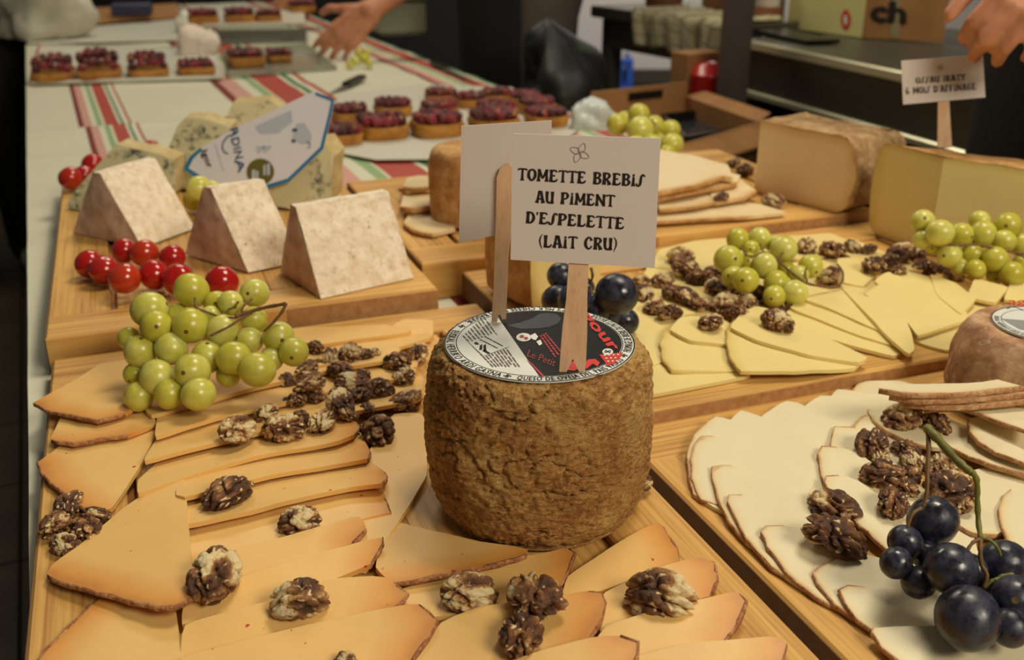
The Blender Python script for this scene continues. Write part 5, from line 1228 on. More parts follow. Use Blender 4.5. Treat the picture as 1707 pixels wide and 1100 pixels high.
def tart(x, yb, w, z, kind, label, group, rows=4, heap=.0, yaw=0.0, chips=5, depth=1.0, ch=1.0):
    q = P(x, yb, z); W = w * depth_of(q) / F_PX * .93; q = q + Vector((TD.x, TD.y, 0)) * W * .45 * depth
    root = thing('raspberry_tart', label, 'tart', q, group); rs = random.Random(int(x * 3 + yb)); a0 = R(21) + yaw
    obj('crust', CR[kind], root, q, (0, 0, a0), (W, W * depth, W * 1.05 * ch))
    rr = W * .5 / rows
    for i in range(rows):
        for j in range(rows):
            u, v = ((i + .5) / rows - .5) * .90 * W, ((j + .5) / rows - .5) * .90 * W * depth
            if kind == 'round' and (u / W) ** 2 + (v / W / depth) ** 2 > .235: continue
            u += rs.uniform(-.2, .2) * rr; v += rs.uniform(-.2, .2) * rr
            c_, s_ = math.cos(a0), math.sin(a0); zz = W * .235 * ch + rr * .55 + rs.uniform(0, .35) * rr + heap * W * (1 - 2.2 * ((u / W) ** 2 + (v / W) ** 2))
            obj('raspberry', RB, root, q + Vector((u * c_ - v * s_, u * s_ + v * c_, zz)), (rs.uniform(0, 6), rs.uniform(0, 6), rs.uniform(0, 6)), rr * rs.uniform(.92, 1.1))
    for k in range(chips):
        u, v = rs.uniform(-.4, .4) * W, rs.uniform(-.45, .1) * W * depth; c_, s_ = math.cos(a0), math.sin(a0)
        obj('nut_chip', chip, root, q + Vector((u * c_ - v * s_, u * s_ + v * c_, W * .235 * ch + rr * 1.2 + heap * W * .8)), (rs.uniform(0, 6), rs.uniform(0, 6), rs.uniform(0, 6)), W * .07)
M['sheet'] = plain('greaseproof_paper', srgb(206, 204, 188), .5, (60, .15, .002))
M['white_plastic'] = plain('white_plastic', srgb(216, 214, 198), .35)
def flat_sheet(name, pts, z, th, m, label, cat, wav=0):
    mb = MB(); f = [P(x, y, z) for x, y in pts]
    if (f[1] - f[0]).cross(f[2] - f[1]).z < 0: f = f[::-1]
    mb.prism(f, th); return tag(mb.build(name, m, None, False, sum(f, Vector()) / len(f)), label, cat)
flat_sheet('paper_sheet', [(548, 252), (625, 267), (905, 264), (972, 210), (852, 146), (700, 142), (562, 158)], TZ + .006, .0012, 'sheet', 'white paper sheet under the rows of raspberry tarts behind the cards', 'paper')
mid = [(578, 244, 74, 'front row, nearest the blue-edged packet'), (650, 235, 90, 'front row, second from the packet'), (742, 231, 92, 'front row, just left of the blank card'), (838, 224, 88, 'front row, hidden behind the blank card'), (924, 214, 74, 'front row, at the right end beside the cards'),
       (592, 206, 66, 'second row, behind the packet corner'), (664, 196, 66, 'second row, second from the packet'), (742, 199, 66, 'second row, in the middle'), (838, 201, 70, 'second row, above the blank card'), (906, 193, 64, 'second row, at the table edge'),
       (744, 174, 56, 'back row, its left end'), (792, 181, 56, 'back row, second from left'), (836, 173, 54, 'back row, third from left'), (884, 179, 56, 'back row, at the table edge')]
for x, y, w, l in mid: tart(x, y, w * 1.04, TZ + .0072, 'round', 'raspberry tart in the ' + l, 'raspberry tarts on the paper sheet', 5, .05)
M['clear'] = None
t = NT('clear_plastic'); t.color(srgb(222, 226, 214)); t.set(Roughness=.12, Transmission_Weight=.85, IOR=1.2, Specular_IOR_Level=.5); M['clear'] = t.m
# cake tray with red edge
def tray(name, pts, z, h, m, label, cat, edge=None):
    f = [P(x, y, z) for x, y in pts]
    if (f[1] - f[0]).cross(f[2] - f[1]).z < 0: f = f[::-1]
    o = sum(f, Vector()) / len(f); root = thing(name, label, cat, o); mb = MB(); mb.prism(f, .003); mb.build('base', m, root)
    for i in range(len(f)):
        a, b = f[i], f[(i + 1) % len(f)]; d = (b - a); mb = MB(); mb.box((a + b) / 2 + Vector((0, 0, h / 2)), (d.length, .004, h), Euler((0, 0, math.atan2(d.y, d.x)))); mb.build('rim', edge if edge and i == 3 else m, root)
    return root
M['red_edge'] = plain('red_card_edge', srgb(176, 60, 56), .5)
tray('cake_tray', [(52, 141), (372, 131), (360, 84), (66, 78)], TZ + .006, .008, 'white_plastic', 'white cake tray with red edge holding four tarts at left', 'tray', 'red_edge')
tray('cake_tray', [(380, 128), (560, 116), (505, 74), (372, 88)], TZ + .006, .010, 'clear', 'clear plastic tray with the two narrow tarts', 'tray')
for x, y, w, l, hp, rw in ((92, 137, 76, 'leftmost tart on the red-edged tray', .26, 5), (170, 134, 78, 'second and tallest tart on the red-edged tray', .34, 5), (252, 131, 72, 'third tart on the red-edged tray', .28, 5), (333, 126, 66, 'low rightmost tart on the red-edged tray', .0, 5)):
    tart(x, y, w * 1.0, TZ + .010, 'square', l, 'tarts on the red-edged tray', rw, hp, 0, 4, 1.4, .8)
tart(415, 112, 66, TZ + .010, 'square', 'wider tart on the clear tray', 'tarts on the clear tray', 4, .02, 0, 8)
tart(470, 104, 44, TZ + .010, 'square', 'half tart beside the wider one on the clear tray', 'tarts on the clear tray', 3, .02, 0, 6, 1.3)
# boxes with tarts on top, farther back
f = [P(x, y, TZ + .004) for x, y in ((342, 74), (512, 70), (508, 44), (346, 46))]
mb = MB(); mb.prism(f if (f[1] - f[0]).cross(f[2] - f[1]).z > 0 else f[::-1], .05); lidz = TZ + .054
bx = thing('plastic_box', 'low clear plastic cake box carrying the rearmost tarts', 'box', sum(f, Vector()) / 4); mb.build('body', 'clear', bx)
mb = MB(); f2 = [q + Vector((0, 0, .051)) for q in f]; mb.prism(f2 if (f2[1] - f2[0]).cross(f2[2] - f2[1]).z > 0 else f2[::-1], .006); mb.build('lid', 'white_plastic', bx)
for x, y, w, l in ((343, 41, 54, 'rear tart standing apart at left on the clear box'), (404, 39, 54, 'middle rear tart on the clear box'), (452, 38, 46, 'rear tart on the clear box beside the fingers'), (508, 22, 46, 'dark tart at the right rear, behind the fingers')):
    tart(x, y, w, lidz + .004, 'square', l, 'rear tarts on the clear box', 5, .1, 0, 2)
# paper, bag, napkin, wood at the far end
def crumple(name, c, size, m, label, cat, seed, amp=.3, sub=4, flat=True, parent=None):
    v, fc = ICO(sub); mb = MB(); s = Vector((seed, seed * 2.3, 1))
    for q in v:
        q = Vector(q); n = noise.noise(q * 1.3 + s) * amp * 1.4 + (1 - abs(noise.noise(q * 2.6 + s)) * 2) * amp * .5 + (1 - abs(noise.noise(q * 5.5 + s)) * 2) * amp * .2
        w = q * (1 + n); z = max(w.z, -.35) if flat else w.z
        mb.v.append(Vector((w.x * size[0], w.y * size[1], (z + (.35 if flat else 0)) * size[2])) + Vector(c))
    mb.f = [list(x) for x in fc]; mb.m = [0] * len(fc)
    return tag(mb.build(name, m, parent, True, c), label, cat)
q = P(332, 92, TZ + .004); crumple('napkin', q, (.055, .045, .05), plain('white_napkin', srgb(222, 206, 190), .7), 'crumpled pinkish white napkin behind the red-edged tray', 'napkin', 3)
q = P(314, 56, TZ + .004); crumple('napkin', q, (.035, .03, .045), 'white_plastic', 'small crumpled white tissue beside the clear box', 'napkin', 8)
flat_sheet('paper_sheet', [(46, 74), (300, 68), (312, 46), (296, 34), (130, 48), (60, 40)], TZ + .006, .004, 'sheet', 'flat white paper sheets behind the red-edged tray', 'paper')
q = P(80, 60, TZ + .012); crumple('plastic_bag', q, (.12, .10, .13), plain('white_bag', srgb(196, 192, 170), .5), 'slumped white plastic bag at the far left table corner', 'bag', 5, .34)
mb = MB(); f = [P(x, y, TZ + .012) for x, y in ((150, 40), (300, 30), (295, 14), (160, 22))]; mb.prism(f if (f[1] - f[0]).cross(f[2] - f[1]).z > 0 else f[::-1], .02)
tag(mb.build('cutting_board', 'bamboo_end', None, False, sum(f, Vector()) / 4), 'brown wooden board at the far end of the table', 'board')
mb = MB(); q = P(222, 24, TZ + .034); mb.box(q + Vector((0, 0, .02)), (.13, .10, .04), Euler((0, 0, R(15))), 0, .008); tag(mb.build('plastic_tray', plain('dark_blue_plastic', srgb(36, 38, 66), .4), None), 'dark blue plastic tray on the far wooden board', 'tray')
# grey tub, knives, tiny grapes
q = P(660, 60, TZ + .004); tub = thing('food_tub', 'pale green-grey lidded tub near the table\'s far right edge', 'container', q)
M['tub'] = plain('grey_green_plastic', srgb(160, 164, 134), .4)
mb = MB(); mb.box(q + Vector((0, .07, .05)), (.145, .14, .10), Euler((0, 0, R(20))), 0, .012); mb.build('body', 'tub', tub)
mb = MB(); mb.box(q + Vector((0, .07, .108)), (.155, .15, .014), Euler((0, 0, R(20))), 0, .004); mb.build('lid', plain('tub_lid', srgb(120, 124, 100), .4), tub)
M['black_plastic'] = plain('black_plastic', srgb(20, 20, 20), .35)
M['steel'] = plain('brushed_steel', srgb(150, 148, 138), .36, (260, .05, .0004), None, Metallic=.85)
def knife(a, b, c, label):
    A, B, Cc = P(*a, TZ + .007), P(*b, TZ + .007), P(*c, TZ + .007); root = thing('knife', label, 'knife', A); d = (B - A)
    mb = MB(); mb.box((A + B) / 2 + Vector((0, 0, .004)), (d.length, .02, .012), Euler((0, 0, math.atan2(d.y, d.x))), 0, .003); mb.build('handle', 'black_plastic', root)
    d2 = Cc - B; mb = MB(); s = Vector((-d2.y, d2.x, 0)).normalized() * .010
    mb.prism([B - s, Cc, B + s] if (Cc - B).cross(s).z > 0 else [B + s, Cc, B - s], .0015); mb.build('blade', 'steel', root)
knife((604, 131), (577, 144), (545, 158), 'knife with short black handle on the white cloth by the packet')
knife((722, 107), (742, 115), (798, 141), 'knife lying along the red stripe at the right table edge')
bunch('few yellow-green grapes on the cloth below the reaching hand', [(598, 88, 7), (608, 98, 8), (592, 102, 7), (612, 88, 6), (583, 108, 6), (616, 106, 6)], GG, TZ + .006, 108, TZ + .02, 88, 'green grape bunches', [], 0)
q = P(985, 214, BE + .001); crumple('plastic_wrap', q, (.032, .02, .032), plain('clear_wrap', srgb(200, 204, 200), .3), 'crumpled pale wrap beside the farthest grapes', 'wrapping', 11, .3)

# ------------------------------------------------------------------ beyond the table: carton, sack, crate
M['cardboard'] = plain('cardboard', srgb(172, 124, 74), .75, (50, .2, .001), (12, srgb(148, 104, 60)))
CZ = .745
fa, fb, fc_, fd = [P(x, y, CZ) for x, y in ((985, 178), (1143, 160), (1266, 203), (1118, 246))]
cen = (fa + fb + fc_ + fd) / 4; ct = thing('open_carton', 'open brown cardboard carton standing behind the farthest board', 'box', (cen.x, cen.y, 0))
for a, b, nm in ((fa, fb, 'wall'), (fb, fc_, 'wall'), (fc_, fd, 'wall'), (fd, fa, 'wall')):
    d = b - a; mb = MB(); top = CZ + (.03 if nm == 'wall' and a is fa else 0)
    mb.box(((a + b) / 2).xy.to_3d() + Vector((0, 0, top / 2)), (d.length, .005, top), Euler((0, 0, math.atan2(d.y, d.x)))); mb.build('wall', 'cardboard', ct)
mb = MB(); n_ = Vector((fb.y - fa.y, -(fb.x - fa.x), 0)).normalized(); mid_ = fa.lerp(fb, .55); dd = (fb - fa).normalized()
mb.box(mid_ + Vector((0, 0, .012)) + n_ * .003, (.09, .003, .016), Euler((0, 0, math.atan2(dd.y, dd.x)))); mb.build('hand_hole', 'black_plastic', ct)
for a, b, off, dz in ((fc_, fb, .10, .012), (fd, fc_, .11, -.03)):
    d = (b - a); out = Vector((d.y, -d.x, 0)).normalized(); 
    if out.dot(a - cen) < 0: out = -out
    mb = MB(); f = [a, b, b - d.normalized() * .02 + out * off * .35 + Vector((0, 0, dz)), a + d.normalized() * .02 + out * off * .35 + Vector((0, 0, dz))]
    mb.add([p_ for p_ in f] + [p_ - Vector((0, 0, .004)) for p_ in f], [[0, 1, 2, 3], [7, 6, 5, 4], [0, 4, 5, 1], [1, 5, 6, 2], [2, 6, 7, 3], [3, 7, 4, 0]]); mb.build('flap', 'cardboard', ct)
mb = MB(); f = [p_.lerp(cen, .06) for p_ in (fa, fb, fc_, fd)]; f = [Vector((p_.x, p_.y, CZ - .05)) for p_ in f]
mb.prism(f if (f[1] - f[0]).cross(f[2] - f[1]).z > 0 else f[::-1], .004); mb.build('packing_card', 'cardboard', ct)
pts = [(1104, 192), (1207, 181), (1248, 212), (1143, 229)]; f = [P(x, y, CZ - .025) for x, y in pts]; o_ = sum(f, Vector()) / 4
tr_ = thing('plastic_tray', 'black glossy plastic tray lying in the open carton', 'tray', o_ - Vector((0, 0, .02)))
f = f if (f[1] - f[0]).cross(f[2] - f[1]).z > 0 else f[::-1]
mb = MB(); mb.prism([p_ - Vector((0, 0, .02)) for p_ in f], .004); mb.build('base', plain('glossy_black', srgb(46, 52, 58), .12), tr_)
for i in range(4):
    a, b = f[i], f[(i + 1) % 4]; d = b - a; mb = MB(); mb.box((a + b) / 2 - Vector((0, 0, .008)), (d.length, .006, .022), Euler((0, 0, math.atan2(d.y, d.x)))); mb.build('rim', 'black_plastic', tr_)
q = PD(943, 150, 2.45); mb = MB(); prf = [(.10, 0), (.13, .1), (.12, .5), (.10, .7), (.075, .78), (.03, .86), (.004, .88)]
mb.lathe(dense(prf, .03), 40, (q.x, q.y, 0))
for v_ in mb.v: v_ += Vector((v_.x - q.x, v_.y - q.y, 0)) * (fbm(v_, 9, 5) * 1.1) + Vector((-.12 * max(0, v_.z - .5), 0, 0))
t = NT('green_black_sack'); t.color(t.ramp(t.noise(t.pos(), 14, 3), [(.55, srgb(16, 18, 16)), (.7, srgb(66, 78, 56))])); t.set(Roughness=.5); M['sack'] = t.m
tag(mb.build('plastic_sack', 'sack', None, True, (q.x, q.y, 0)), 'dark green-black plastic sack between the person and the carton', 'bag')
# blue crate on the far floor
q = P(988, 152, 0); cr = thing('plastic_crate', 'blue plastic crate on the floor by the far pale wall', 'crate', q)
M['blue_crate'] = plain('blue_crate_plastic', srgb(44, 92, 190), .45)
def cb(c, s): mb = MB(); mb.box(q + Vector(c), s, Euler((0, 0, 0)), 0, .006); return mb
cb((0, .18, .01), (.5, .34, .02)).build('floor_panel', 'blue_crate', cr)
for sx in (-.25, .25): cb((sx, .18, .19), (.02, .36, .04)).build('top_rail', 'blue_crate', cr)
for sy in (.0, .36): cb((0, sy, .19), (.5, .02, .04)).build('top_rail', 'blue_crate', cr)
for sy in (.0, .36):
    for k in range(8): cb((-.24 + k * .0686, sy, .09), (.04, .014, .18)).build('slat', 'blue_crate', cr)
for sx in (-.25, .25):
    for k in range(5): cb((sx, .03 + k * .075, .09), (.014, .04, .18)).build('slat', 'blue_crate', cr)
# ------------------------------------------------------------------ steel work table with towel, post, counter
a, b = P(985, 9, .87), P(1212, 40, .87); d = (b - a).xy.normalized().to_3d(); n = Vector((-d.y, d.x, 0)); ang = Euler((0, 0, math.atan2(d.y, d.x)))
if n.x < 0: n = -n
M['dull_steel'] = plain('dull_steel', srgb(112, 112, 98), .42, (200, .05, .0004), None, Metallic=.7)
L1 = .60
wt = thing('work_table', 'steel work table with a towel over its edge in the background', 'table', a + d * L1 / 2 + n * .3 - Vector((0, 0, .87)))
def lb_(name, s, t_, z, sz, m='dull_steel', root=wt, o=None, bev=.003): mb = MB(); mb.box((o or a) + d * s + n * t_ + Vector((0, 0, z - (o or a).z)), sz, ang, 0, bev); return mb.build(name, m, root)
lb_('tabletop', L1 / 2, .3, .855, (L1, .6, .03)); lb_('apron', L1 / 2, .03, .80, (L1 - .06, .02, .075)); lb_('apron', .03, .3, .80, (.02, .54, .075)); lb_('apron', L1 / 2, .57, .80, (L1 - .06, .02, .075))
for s in (.05, L1 - .05):
    for t_ in (.04, .56): lb_('leg', s, t_, .42, (.04, .04, .835))
lb_('lower_shelf', L1 / 2, .3, .30, (L1 - .08, .5, .02))
M['glass_jar'] = None
t = NT('jar_glass'); t.color(srgb(220, 214, 190)); t.set(Roughness=.08, Transmission_Weight=.9, IOR=1.3); M['jar_glass'] = t.m
M['orange_fill'] = plain('orange_preserve', srgb(186, 92, 30), .4)
def jar(q, r, h, label, fill=.55):
    root = thing('jar', label, 'jar', q); mb = MB(); mb.lathe([(r * .9, .002), (r, .01), (r, h * .75), (r * .8, h * .86), (r * .8, h * .9)], 24, q); mb.build('glass', 'jar_glass', root, 40)
    mb = MB(); mb.lathe([(r * .86, .004), (r * .93, .012), (r * .93, h * fill)], 24, q); mb.build('preserve', 'orange_fill', root, 40)
    mb = MB(); mb.lathe([(r * .84, h * .88), (r * .84, h)], 24, q); mb.build('lid', 'dull_steel', root, 40)
jar(a + d * .17 + n * .12, .05, .13, 'jar of orange preserve on the steel work table'); jar(a + d * .30 + n * .2, .045, .12, 'second orange jar on the steel work table, behind the towel')
# towel
t = NT('checked_towel'); ux = t.attr('tu').outputs['Fac']; vx = t.attr('tv').outputs['Fac']
def line_(src, per, wd): return t.math('LESS_THAN', t.math('FRACT', t.math('MULTIPLY', src, per)), wd)
g_ = t.math('MAXIMUM', line_(ux, 7, .14), line_(vx, 8, .12)); t.color(t.mix(g_, srgb(206, 196, 158), srgb(150, 142, 112))); t.set(Roughness=.85); t.bump(t.noise(t.pos(), 400, 2), .3, .0006); M['towel'] = t.m
mb = MB(); tu, tv = [], []; NU, NV = 28, 30
for j in range(NV):
    for i in range(NU):
        u, v = i / (NU - 1), j / (NV - 1); s0 = .215 + .37 * u + .012 * math.sin(v * 7); L = .075 + .012 * math.sin(u * 9) + .17 * max(0, u - .3)
        arc = v * (.16 + L); wv_ = .010 * math.sin(u * 34 + 2 * v) + .006 * math.sin(u * 61)
        if arc < .16: pz = .8745 + abs(wv_) * .6; pt = .155 - arc
        else: pz = .8745 - (arc - .16); pt = -.012 + wv_ - .004
        q = a + d * s0 + n * pt; mb.v.append(Vector((q.x, q.y, pz))); tu.append(u); tv.append(v)
for j in range(NV - 1):
    for i in range(NU - 1): k = j * NU + i; mb.f.append([k, k + 1, k + NU + 1, k + NU]); mb.m.append(0)
o = mb.build('towel', 'towel', None, True, a + d * .42, {'tu': tu, 'tv': tv}); md = o.modifiers.new('thick', 'SOLIDIFY'); md.thickness = .004; md.offset = 1
tag(o, 'cream checked towel hanging over the steel work table', 'towel')
q = PD(1183, 150, 2.28); mb = MB(); mb.lathe(dense([(.03, .001), (.042, .02), (.043, .2), (.043, .72), (.043, .78), (.036, .80), (.003, .806)], .02), 28, (q.x, q.y, 0)); tag(mb.build('canister', plain('red_paint', srgb(168, 26, 24), .25), None, True, (q.x, q.y, 0)), 'tall red canister beside the dark post behind the carton', 'canister')
q = PD(1158, 150, 2.34); mb = MB(); mb.box((q.x, q.y, .41), (.06, .10, .82), ang, 0, .002); tag(mb.build('carton', 'cardboard', None, False, (q.x, q.y, 0)), 'narrow upright cardboard carton left of the red canister', 'box')
q = PD(1218, 175, 2.20); mb = MB(); mb.box((q.x, q.y, .85), (.046, .046, 1.70), ang, 0, .004); tag(mb.build('post', plain('brown_grey_post', srgb(92, 80, 74), .5), None, False, (q.x, q.y, 0)), 'dark square metal post between work table and steel counter', 'post')
# counter
o0 = P(1240, 65, .85); o1 = P(1500, 118, .85); d = (o1 - o0).xy.normalized().to_3d(); n = Vector((-d.y, d.x, 0)); n = n if n.x > 0 else -n; ang = Euler((0, 0, math.atan2(d.y, d.x)))
ck = thing('steel_counter', 'long steel counter with an open shelf gap behind the cheeses', 'counter', (o0 + d * .6 + n * .3) * 1.0 - Vector((0, 0, .85)))
M['bright_edge'] = plain('bright_steel_edge', srgb(216, 212, 182), .3, None, None, Metallic=.6)
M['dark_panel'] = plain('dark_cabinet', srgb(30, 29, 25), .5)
def cb_(name, s, t_, z, sz, m='dull_steel', bev=.003): mb = MB(); mb.box(Vector((o0.x, o0.y, z)) + d * s + n * t_, sz, ang, 0, bev); return mb.build(name, m, ck)
LC_ = 1.75; S0 = LC_ / 2 - .02
cb_('worktop', S0, .3, .840, (LC_, .60, .018)); cb_('front_edge', S0, -.004, .841, (LC_, .010, .020), 'bright_edge'); cb_('apron', S0, .012, .785, (LC_ - .02, .012, .09))
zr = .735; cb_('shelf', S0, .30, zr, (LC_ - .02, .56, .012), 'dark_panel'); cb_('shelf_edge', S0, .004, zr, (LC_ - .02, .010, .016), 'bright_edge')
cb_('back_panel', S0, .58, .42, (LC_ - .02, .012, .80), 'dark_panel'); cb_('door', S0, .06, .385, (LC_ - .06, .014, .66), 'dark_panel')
for s in (.02, LC_ - .06): 
    for t_ in (.03, .57): cb_('leg', s, t_, .415, (.035, .035, .83))
for s in (.44, .475, .51): cb_('bracket', s, .02, .745, (.012, .012, .09))
# things on the counter
A_, B_, C_ = P(1312, 46, .8515), P(1437, 63, .8515), P(1572, 72, .8515)
D_ = A_ + (C_ - B_); bx = thing('carton', 'cardboard carton on the counter, pale printed side and brown lettered side', 'box', (A_ + C_) / 2)
f = [A_, B_, C_, D_]; f = f if (f[1] - f[0]).cross(f[2] - f[1]).z > 0 else f[::-1]
mb = MB(); mb.prism(f, .26); mb.build('body', 'cardboard', bx)
nrm = lambda p_, q_: Vector((q_.y - p_.y, -(q_.x - p_.x), 0)).normalized()
n1 = nrm(A_, B_); n1 = n1 if n1.dot(CAMV - A_) > 0 else -n1; PL1 = Plane(A_, n1)
n2 = nrm(B_, C_); n2 = n2 if n2.dot(CAMV - B_) > 0 else -n2; PL2 = Plane(B_, n2)
mb = MB(); mb.add([A_ + n1 * .001, B_ + n1 * .001, B_ + n1 * .001 + Vector((0, 0, .25)), A_ + n1 * .001 + Vector((0, 0, .25))], [[0, 1, 2, 3]]); sd = mb.build('printed_side', plain('pale_yellow_print', srgb(214, 206, 138), .6), bx)
mb = MB(); px_poly(mb, ell(1411, 33, 8, 17), PL1, .002); mb.build('red_disc', 'red_print', sd)
mb = MB(); px_poly(mb, ell(1411, 33, 3, 9), PL1, .003); mb.build('pale_mark', 'white_print', sd)
mb = MB(); g = font_polys('ch'); px_text(mb, g[0], g[1], PL2, (1450, 34), (1508, 39), 50, .002, bold=.05); mb.build('lettering', 'ink', bx)
mb = MB(); px_poly(mb, [(1484, 62), (1500, 64), (1503, -30), (1488, -30)], PL2, .0015); mb.build('tape', plain('packing_tape', srgb(150, 140, 104), .3), bx)
jar(P(1276, 44, .8515), .042, .16, 'clear jar with orange contents beside the printed carton', .3)
mb = MB(); f = [P(x, y, .852) for x, y in ((1255, 55), (1310, 52), (1400, 72), (1345, 74))]; mb.prism(f if (f[1] - f[0]).cross(f[2] - f[1]).z > 0 else f[::-1], .008); tag(mb.build('baking_tray', 'black_plastic', None), 'flat black tray on the counter below the printed carton', 'tray')
# ------------------------------------------------------------------ people
M['skin'] = None
t = NT('skin'); p = t.pos(); n1 = t.noise(p, 40, 4)
t.color(t.ramp(n1, [(.3, srgb(186, 122, 88)), (.7, srgb(212, 150, 114))])); t.set(Roughness=.5, Subsurface_Weight=.2, Subsurface_Scale=.01); t.bump(t.noise(p, 300, 3), .15, .0006); M['skin'] = t.m
M['nail'] = plain('nail', srgb(216, 164, 140), .3)
M['black_cloth'] = plain('black_cloth', srgb(16, 15, 15), .85, (60, .3, .003))
M['grey_cloth'] = plain('grey_brown_cloth', srgb(92, 82, 72), .85, (50, .3, .003))
M['dark_hair'] = plain('dark_hair', srgb(40, 28, 20), .6, (200, .5, .002))
M['shoe'] = plain('white_shoe', srgb(196, 194, 188), .5)
def cap(mb, a, b, ra, rb, n=14):
    mb.tube([a, b], [ra, rb], n); mb.ball(a, ra, 2); mb.ball(b, rb, 2)
def chain(mb, pts, rads):
    for i in range(len(pts) - 1): cap(mb, Vector(pts[i]), Vector(pts[i + 1]), rads[i], rads[i + 1])
def remesh(mb, name, m, parent, voxel, origin=None, smooth=6):
    o = mb.build('tmp', m, None, True, (0, 0, 0)); r = o.modifiers.new('r', 'REMESH'); r.mode = 'VOXEL'; r.voxel_size = voxel; r.use_smooth_shade = True
    s = o.modifiers.new('s', 'SMOOTH'); s.iterations = smooth; s.factor = .5
    bpy.context.view_layer.update(); me = bpy.data.meshes.new_from_object(o.evaluated_get(bpy.context.evaluated_depsgraph_get()))
    me.name = name; bpy.data.objects.remove(o); me.materials.clear(); me.materials.append(M[m])
    o0 = parent_loc(parent) if parent else Vector(origin); me.transform(Matrix.Translation(-o0)); me.update()
    q = bpy.data.objects.new(name, me); COL.objects.link(q); q.parent = parent
    if not parent: q.location = o0
    return q
def hand(mb, W, d, n, side, curl, thumb, k=1.0, spread=.12):
    """W wrist, d wrist->knuckles, n back of the hand outward, side +1 when the thumb lies along n x d"""
    d = d.normalized(); n = (n - d * n.dot(d)).normalized(); s = n.cross(d) * side; tips = []
    for i, (off, ln, r, kl) in enumerate(((.030, .078, .0088, .092), (.010, .088, .0090, .096), (-.011, .080, .0086, .092), (-.031, .062, .0076, .084))):
        kn = W + (d * kl + s * off) * k; cap(mb, W + s * off * .55 * k, kn, .0145 * k, .0118 * k)
        a = spread * off / .03; dirv = (d + s * a * .6).normalized(); p = kn; c = 0
        for j, (f, cj) in enumerate(((.46, .9), (.31, 1.15), (.23, .8))):
            c += curl[i] * cj; v = dirv * math.cos(c) - n * math.sin(c); q = p + v * ln * f * k
            cap(mb, p, q, r * k * (1.08 - .08 * j), r * k * (1.0 - .1 * j)); p = q
        tips.append((p, v, -dirv * math.sin(c) * -1 + n * math.cos(c)))
    b = W + (d * .022 + s * .022) * k; m1 = b + (d * .030 + s * .030 - n * .012) * k; t1, t2 = thumb
    m2 = m1 + (d * .036 * math.cos(t1) + s * .030 * math.sin(t1) - n * .010) * k; m3 = m2 + (d * .030 * math.cos(t2) + s * .018 * math.sin(t2) - n * .016) * k
    cap(mb, b, m1, .016 * k, .0125 * k); cap(mb, m1, m2, .0115 * k, .0105 * k); cap(mb, m2, m3, .0105 * k, .0085 * k)
    return tips
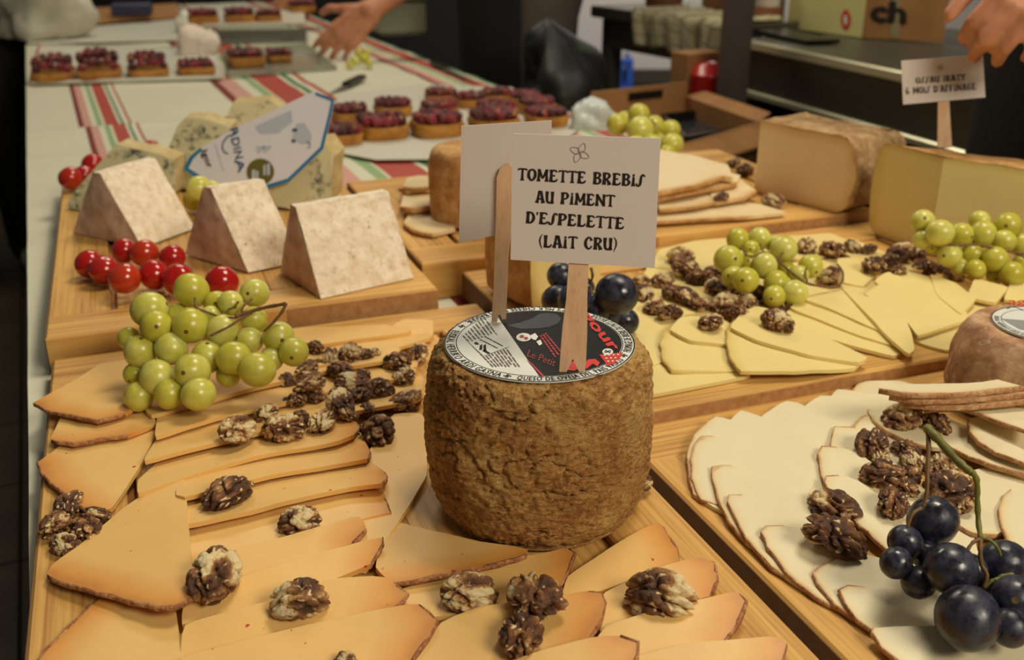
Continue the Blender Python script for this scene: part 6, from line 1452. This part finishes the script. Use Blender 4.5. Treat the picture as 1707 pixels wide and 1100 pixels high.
def person(label, base, yaw, arms, top, legs, sleeve=1.0, apron=None, shoe='black_cloth', H=1.0, voxel=.006, girth=1.0):
    B = Vector((base[0], base[1], 0)); rot = Matrix.Rotation(yaw, 3, 'Z')
    L = lambda x, y, z: B + rot @ Vector((x * H, y * H, z * H))
    body = MB(); g = girth
    chain(body, [L(0, 0, .93), L(0, 0, 1.08), L(0, 0, 1.30), L(0, .01, 1.42)], [.125 * g, .115 * g, .130 * g, .085])
    chain(body, [L(-.15, .0, 1.40), L(0, .0, 1.42), L(.15, .0, 1.40)], [.055, .075, .055])
    chain(body, [L(0, .01, 1.42), L(0, -.01, 1.56)], [.058, .052])
    hd = L(0, -.025, 1.655); body.ball(hd, .098, 3, 0, (.82, .98, 1.2), Euler((0, 0, yaw))); body.ball(L(0, -.05, 1.60), .062, 2, 0, (.9, 1, .9), Euler((0, 0, yaw)))
    cap(body, L(0, -.118, 1.66), L(0, -.138, 1.632), .010, .015)
    for sx in (-1, 1):
        body.ball(L(sx * .083, -.015, 1.65), .026, 2, 0, (.4, .8, 1.2), Euler((0, 0, yaw)))
        chain(body, [L(sx * .085, 0, .92), L(sx * .09, -.01, .50), L(sx * .09, .015, .09)], [.092 * g, .060 * g, .042]); chain(body, [L(sx * .09, .03, .05), L(sx * .095, -.14, .035)], [.045, .034])
    tipsets = []; sleeves = []
    for sx, el, wr, hd_, hn, side_, curl, th, k in arms:
        sh = L(sx * .185, 0, 1.39); el, wr = Vector(el), Vector(wr)
        chain(body, [sh, el], [.054, .043]); chain(body, [el, wr], [.042, .028]); tipsets.append(hand(body, wr, hd_, hn, side_, curl, th, k)); sleeves.append((sh, el, wr))
    root = remesh(body, 'person', 'skin', None, voxel, B); tag(root, label, 'person')
    tr = MB(); 
    chain(tr, [L(0, 0, .95), L(0, 0, 1.02)], [.148 * g, .14 * g])
    for sx in (-1, 1): chain(tr, [L(sx * .088, 0, .92), L(sx * .092, -.01, .50), L(sx * .092, .012, .07)], [.112 * g, .088 * g, .076])
    remesh(tr, 'trousers', legs, root, .011)
    jk = MB(); chain(jk, [L(0, 0, .90), L(0, 0, 1.08), L(0, 0, 1.30), L(0, .01, 1.43)], [.165 * g, .150 * g, .155 * g, .095]); chain(jk, [L(-.165, 0, 1.40), L(0, 0, 1.42), L(.165, 0, 1.40)], [.072, .085, .072])
    for sh, el, wr in sleeves:
        chain(jk, [sh, el], [.074, .060])
        if sleeve > 0: chain(jk, [el, el.lerp(wr, sleeve)], [.060, .046])
    remesh(jk, 'jacket', top, root, .011)
    hb = MB(); hb.ball(L(0, .0, 1.685), .104, 3, 0, (.88, 1.02, 1.05), Euler((0, 0, yaw))); hair = remesh(hb, 'hair', 'dark_hair', root, .012)
    for sx in (-1, 1):
        e = MB(); e.ball(L(sx * .032, -.112, 1.672), .012, 2); e.build('eye', 'black_plastic', root, True)
        sb_ = MB(); chain(sb_, [L(sx * .09, .045, .045), L(sx * .095, -.15, .04)], [.055, .046]); s_ = remesh(sb_, 'shoe', shoe, root, .012)
    e = MB(); e.ball(L(0, -.118, 1.598), .022, 2, 0, (1, .35, .3), Euler((0, 0, yaw))); e.build('mouth', plain('lips', srgb(168, 96, 84), .5), root, True)
    if apron:
        ab = MB(); N = 16; V = []
        for j in range(10):
            z = lerp(1.05, .38, j / 9)
            for i in range(N):
                a = lerp(-1.05, 1.05, i / (N - 1)); r = .185 * g + .012 * math.sin(a * 9 + z * 3) * (1.05 - z); V.append(L(math.sin(a) * r * 1.05, -math.cos(a) * r, z))
        ab.v = V
        for j in range(9):
            for i in range(N - 1): q = j * N + i; ab.f.append([q, q + N, q + N + 1, q + 1]); ab.m.append(0)
        o = ab.build('apron', apron, root, True); md = o.modifiers.new('t', 'SOLIDIFY'); md.thickness = .006; md.offset = 1
    return root
# server at the far right side of the table, reaching over it
hand(MB(), Vector(), Vector((1, 0, 0)), Vector((0, 0, 1)), 1, (.2,) * 4, (.5, .3))
w1 = PD(618, 18, 2.62); k1_ = PD(572, 60, 2.64)
w2 = PD(505, -40, 3.30); k2_ = PD(478, 2, 3.32)
person('person in black apron and grey trousers reaching over the table with bare forearms', (.04, 2.95), R(-66.2), [
    (1, PD(745, -75, 2.72), w1, k1_ - w1, Vector((.35, -.75, .55)), -1, (.22, .28, .34, .42), (.9, .5), 1.1),
    (-1, PD(640, -150, 3.2), w2, k2_ - w2, Vector((.4, -.6, .7)), 1, (.35, .4, .4, .45), (.5, .4), 1.0)], 'black_cloth', 'grey_cloth', .0, 'black_cloth', voxel=.005)
# server whose hand sets the sign in the big wedge
w3 = PD(1790, -60, 1.02); k3 = PD(1702, 20, .995)
rp = person('person in black at the right whose hand hovers above the small card', (.80, 1.30), R(-62), [
    (1, Vector((.74, 1.02, 1.16)), w3, k3 - w3, Vector((.1, -.62, .78)), -1, (.78, .80, .82, .84), (.25, -.1), .94),
    (-1, Vector((1.0, 1.56, 1.10)), Vector((1.02, 1.42, .90)), Vector((0, -.4, -.8)), Vector((0, 0, 1)), 1, (.3, .3, .35, .4), (.5, .3), 1.0)], 'black_cloth', 'black_cloth', .35, 'black_cloth', voxel=.0042)
# person in black left of the table
q = P(5, 462, 0)
person('person in black with white shoes standing left of the long table', (q.x - .02, q.y + .08), R(30), [
    (1, Vector((q.x + .20, q.y + .05, 1.12)), Vector((q.x + .12, q.y - .10, .98)), Vector((-.4, -.6, -.3)), Vector((.5, -.5, .6)), 1, (.3, .3, .35, .4), (.5, .3), 1.0),
    (-1, Vector((q.x - .26, q.y + .1, 1.12)), Vector((q.x - .24, q.y - .06, .92)), Vector((0, -.3, -.9)), Vector((-1, 0, 0)), 1, (.2, .25, .3, .3), (.4, .3), 1.0)], 'black_cloth', 'black_cloth', 1.0, None, 'shoe', voxel=.008, girth=1.12)
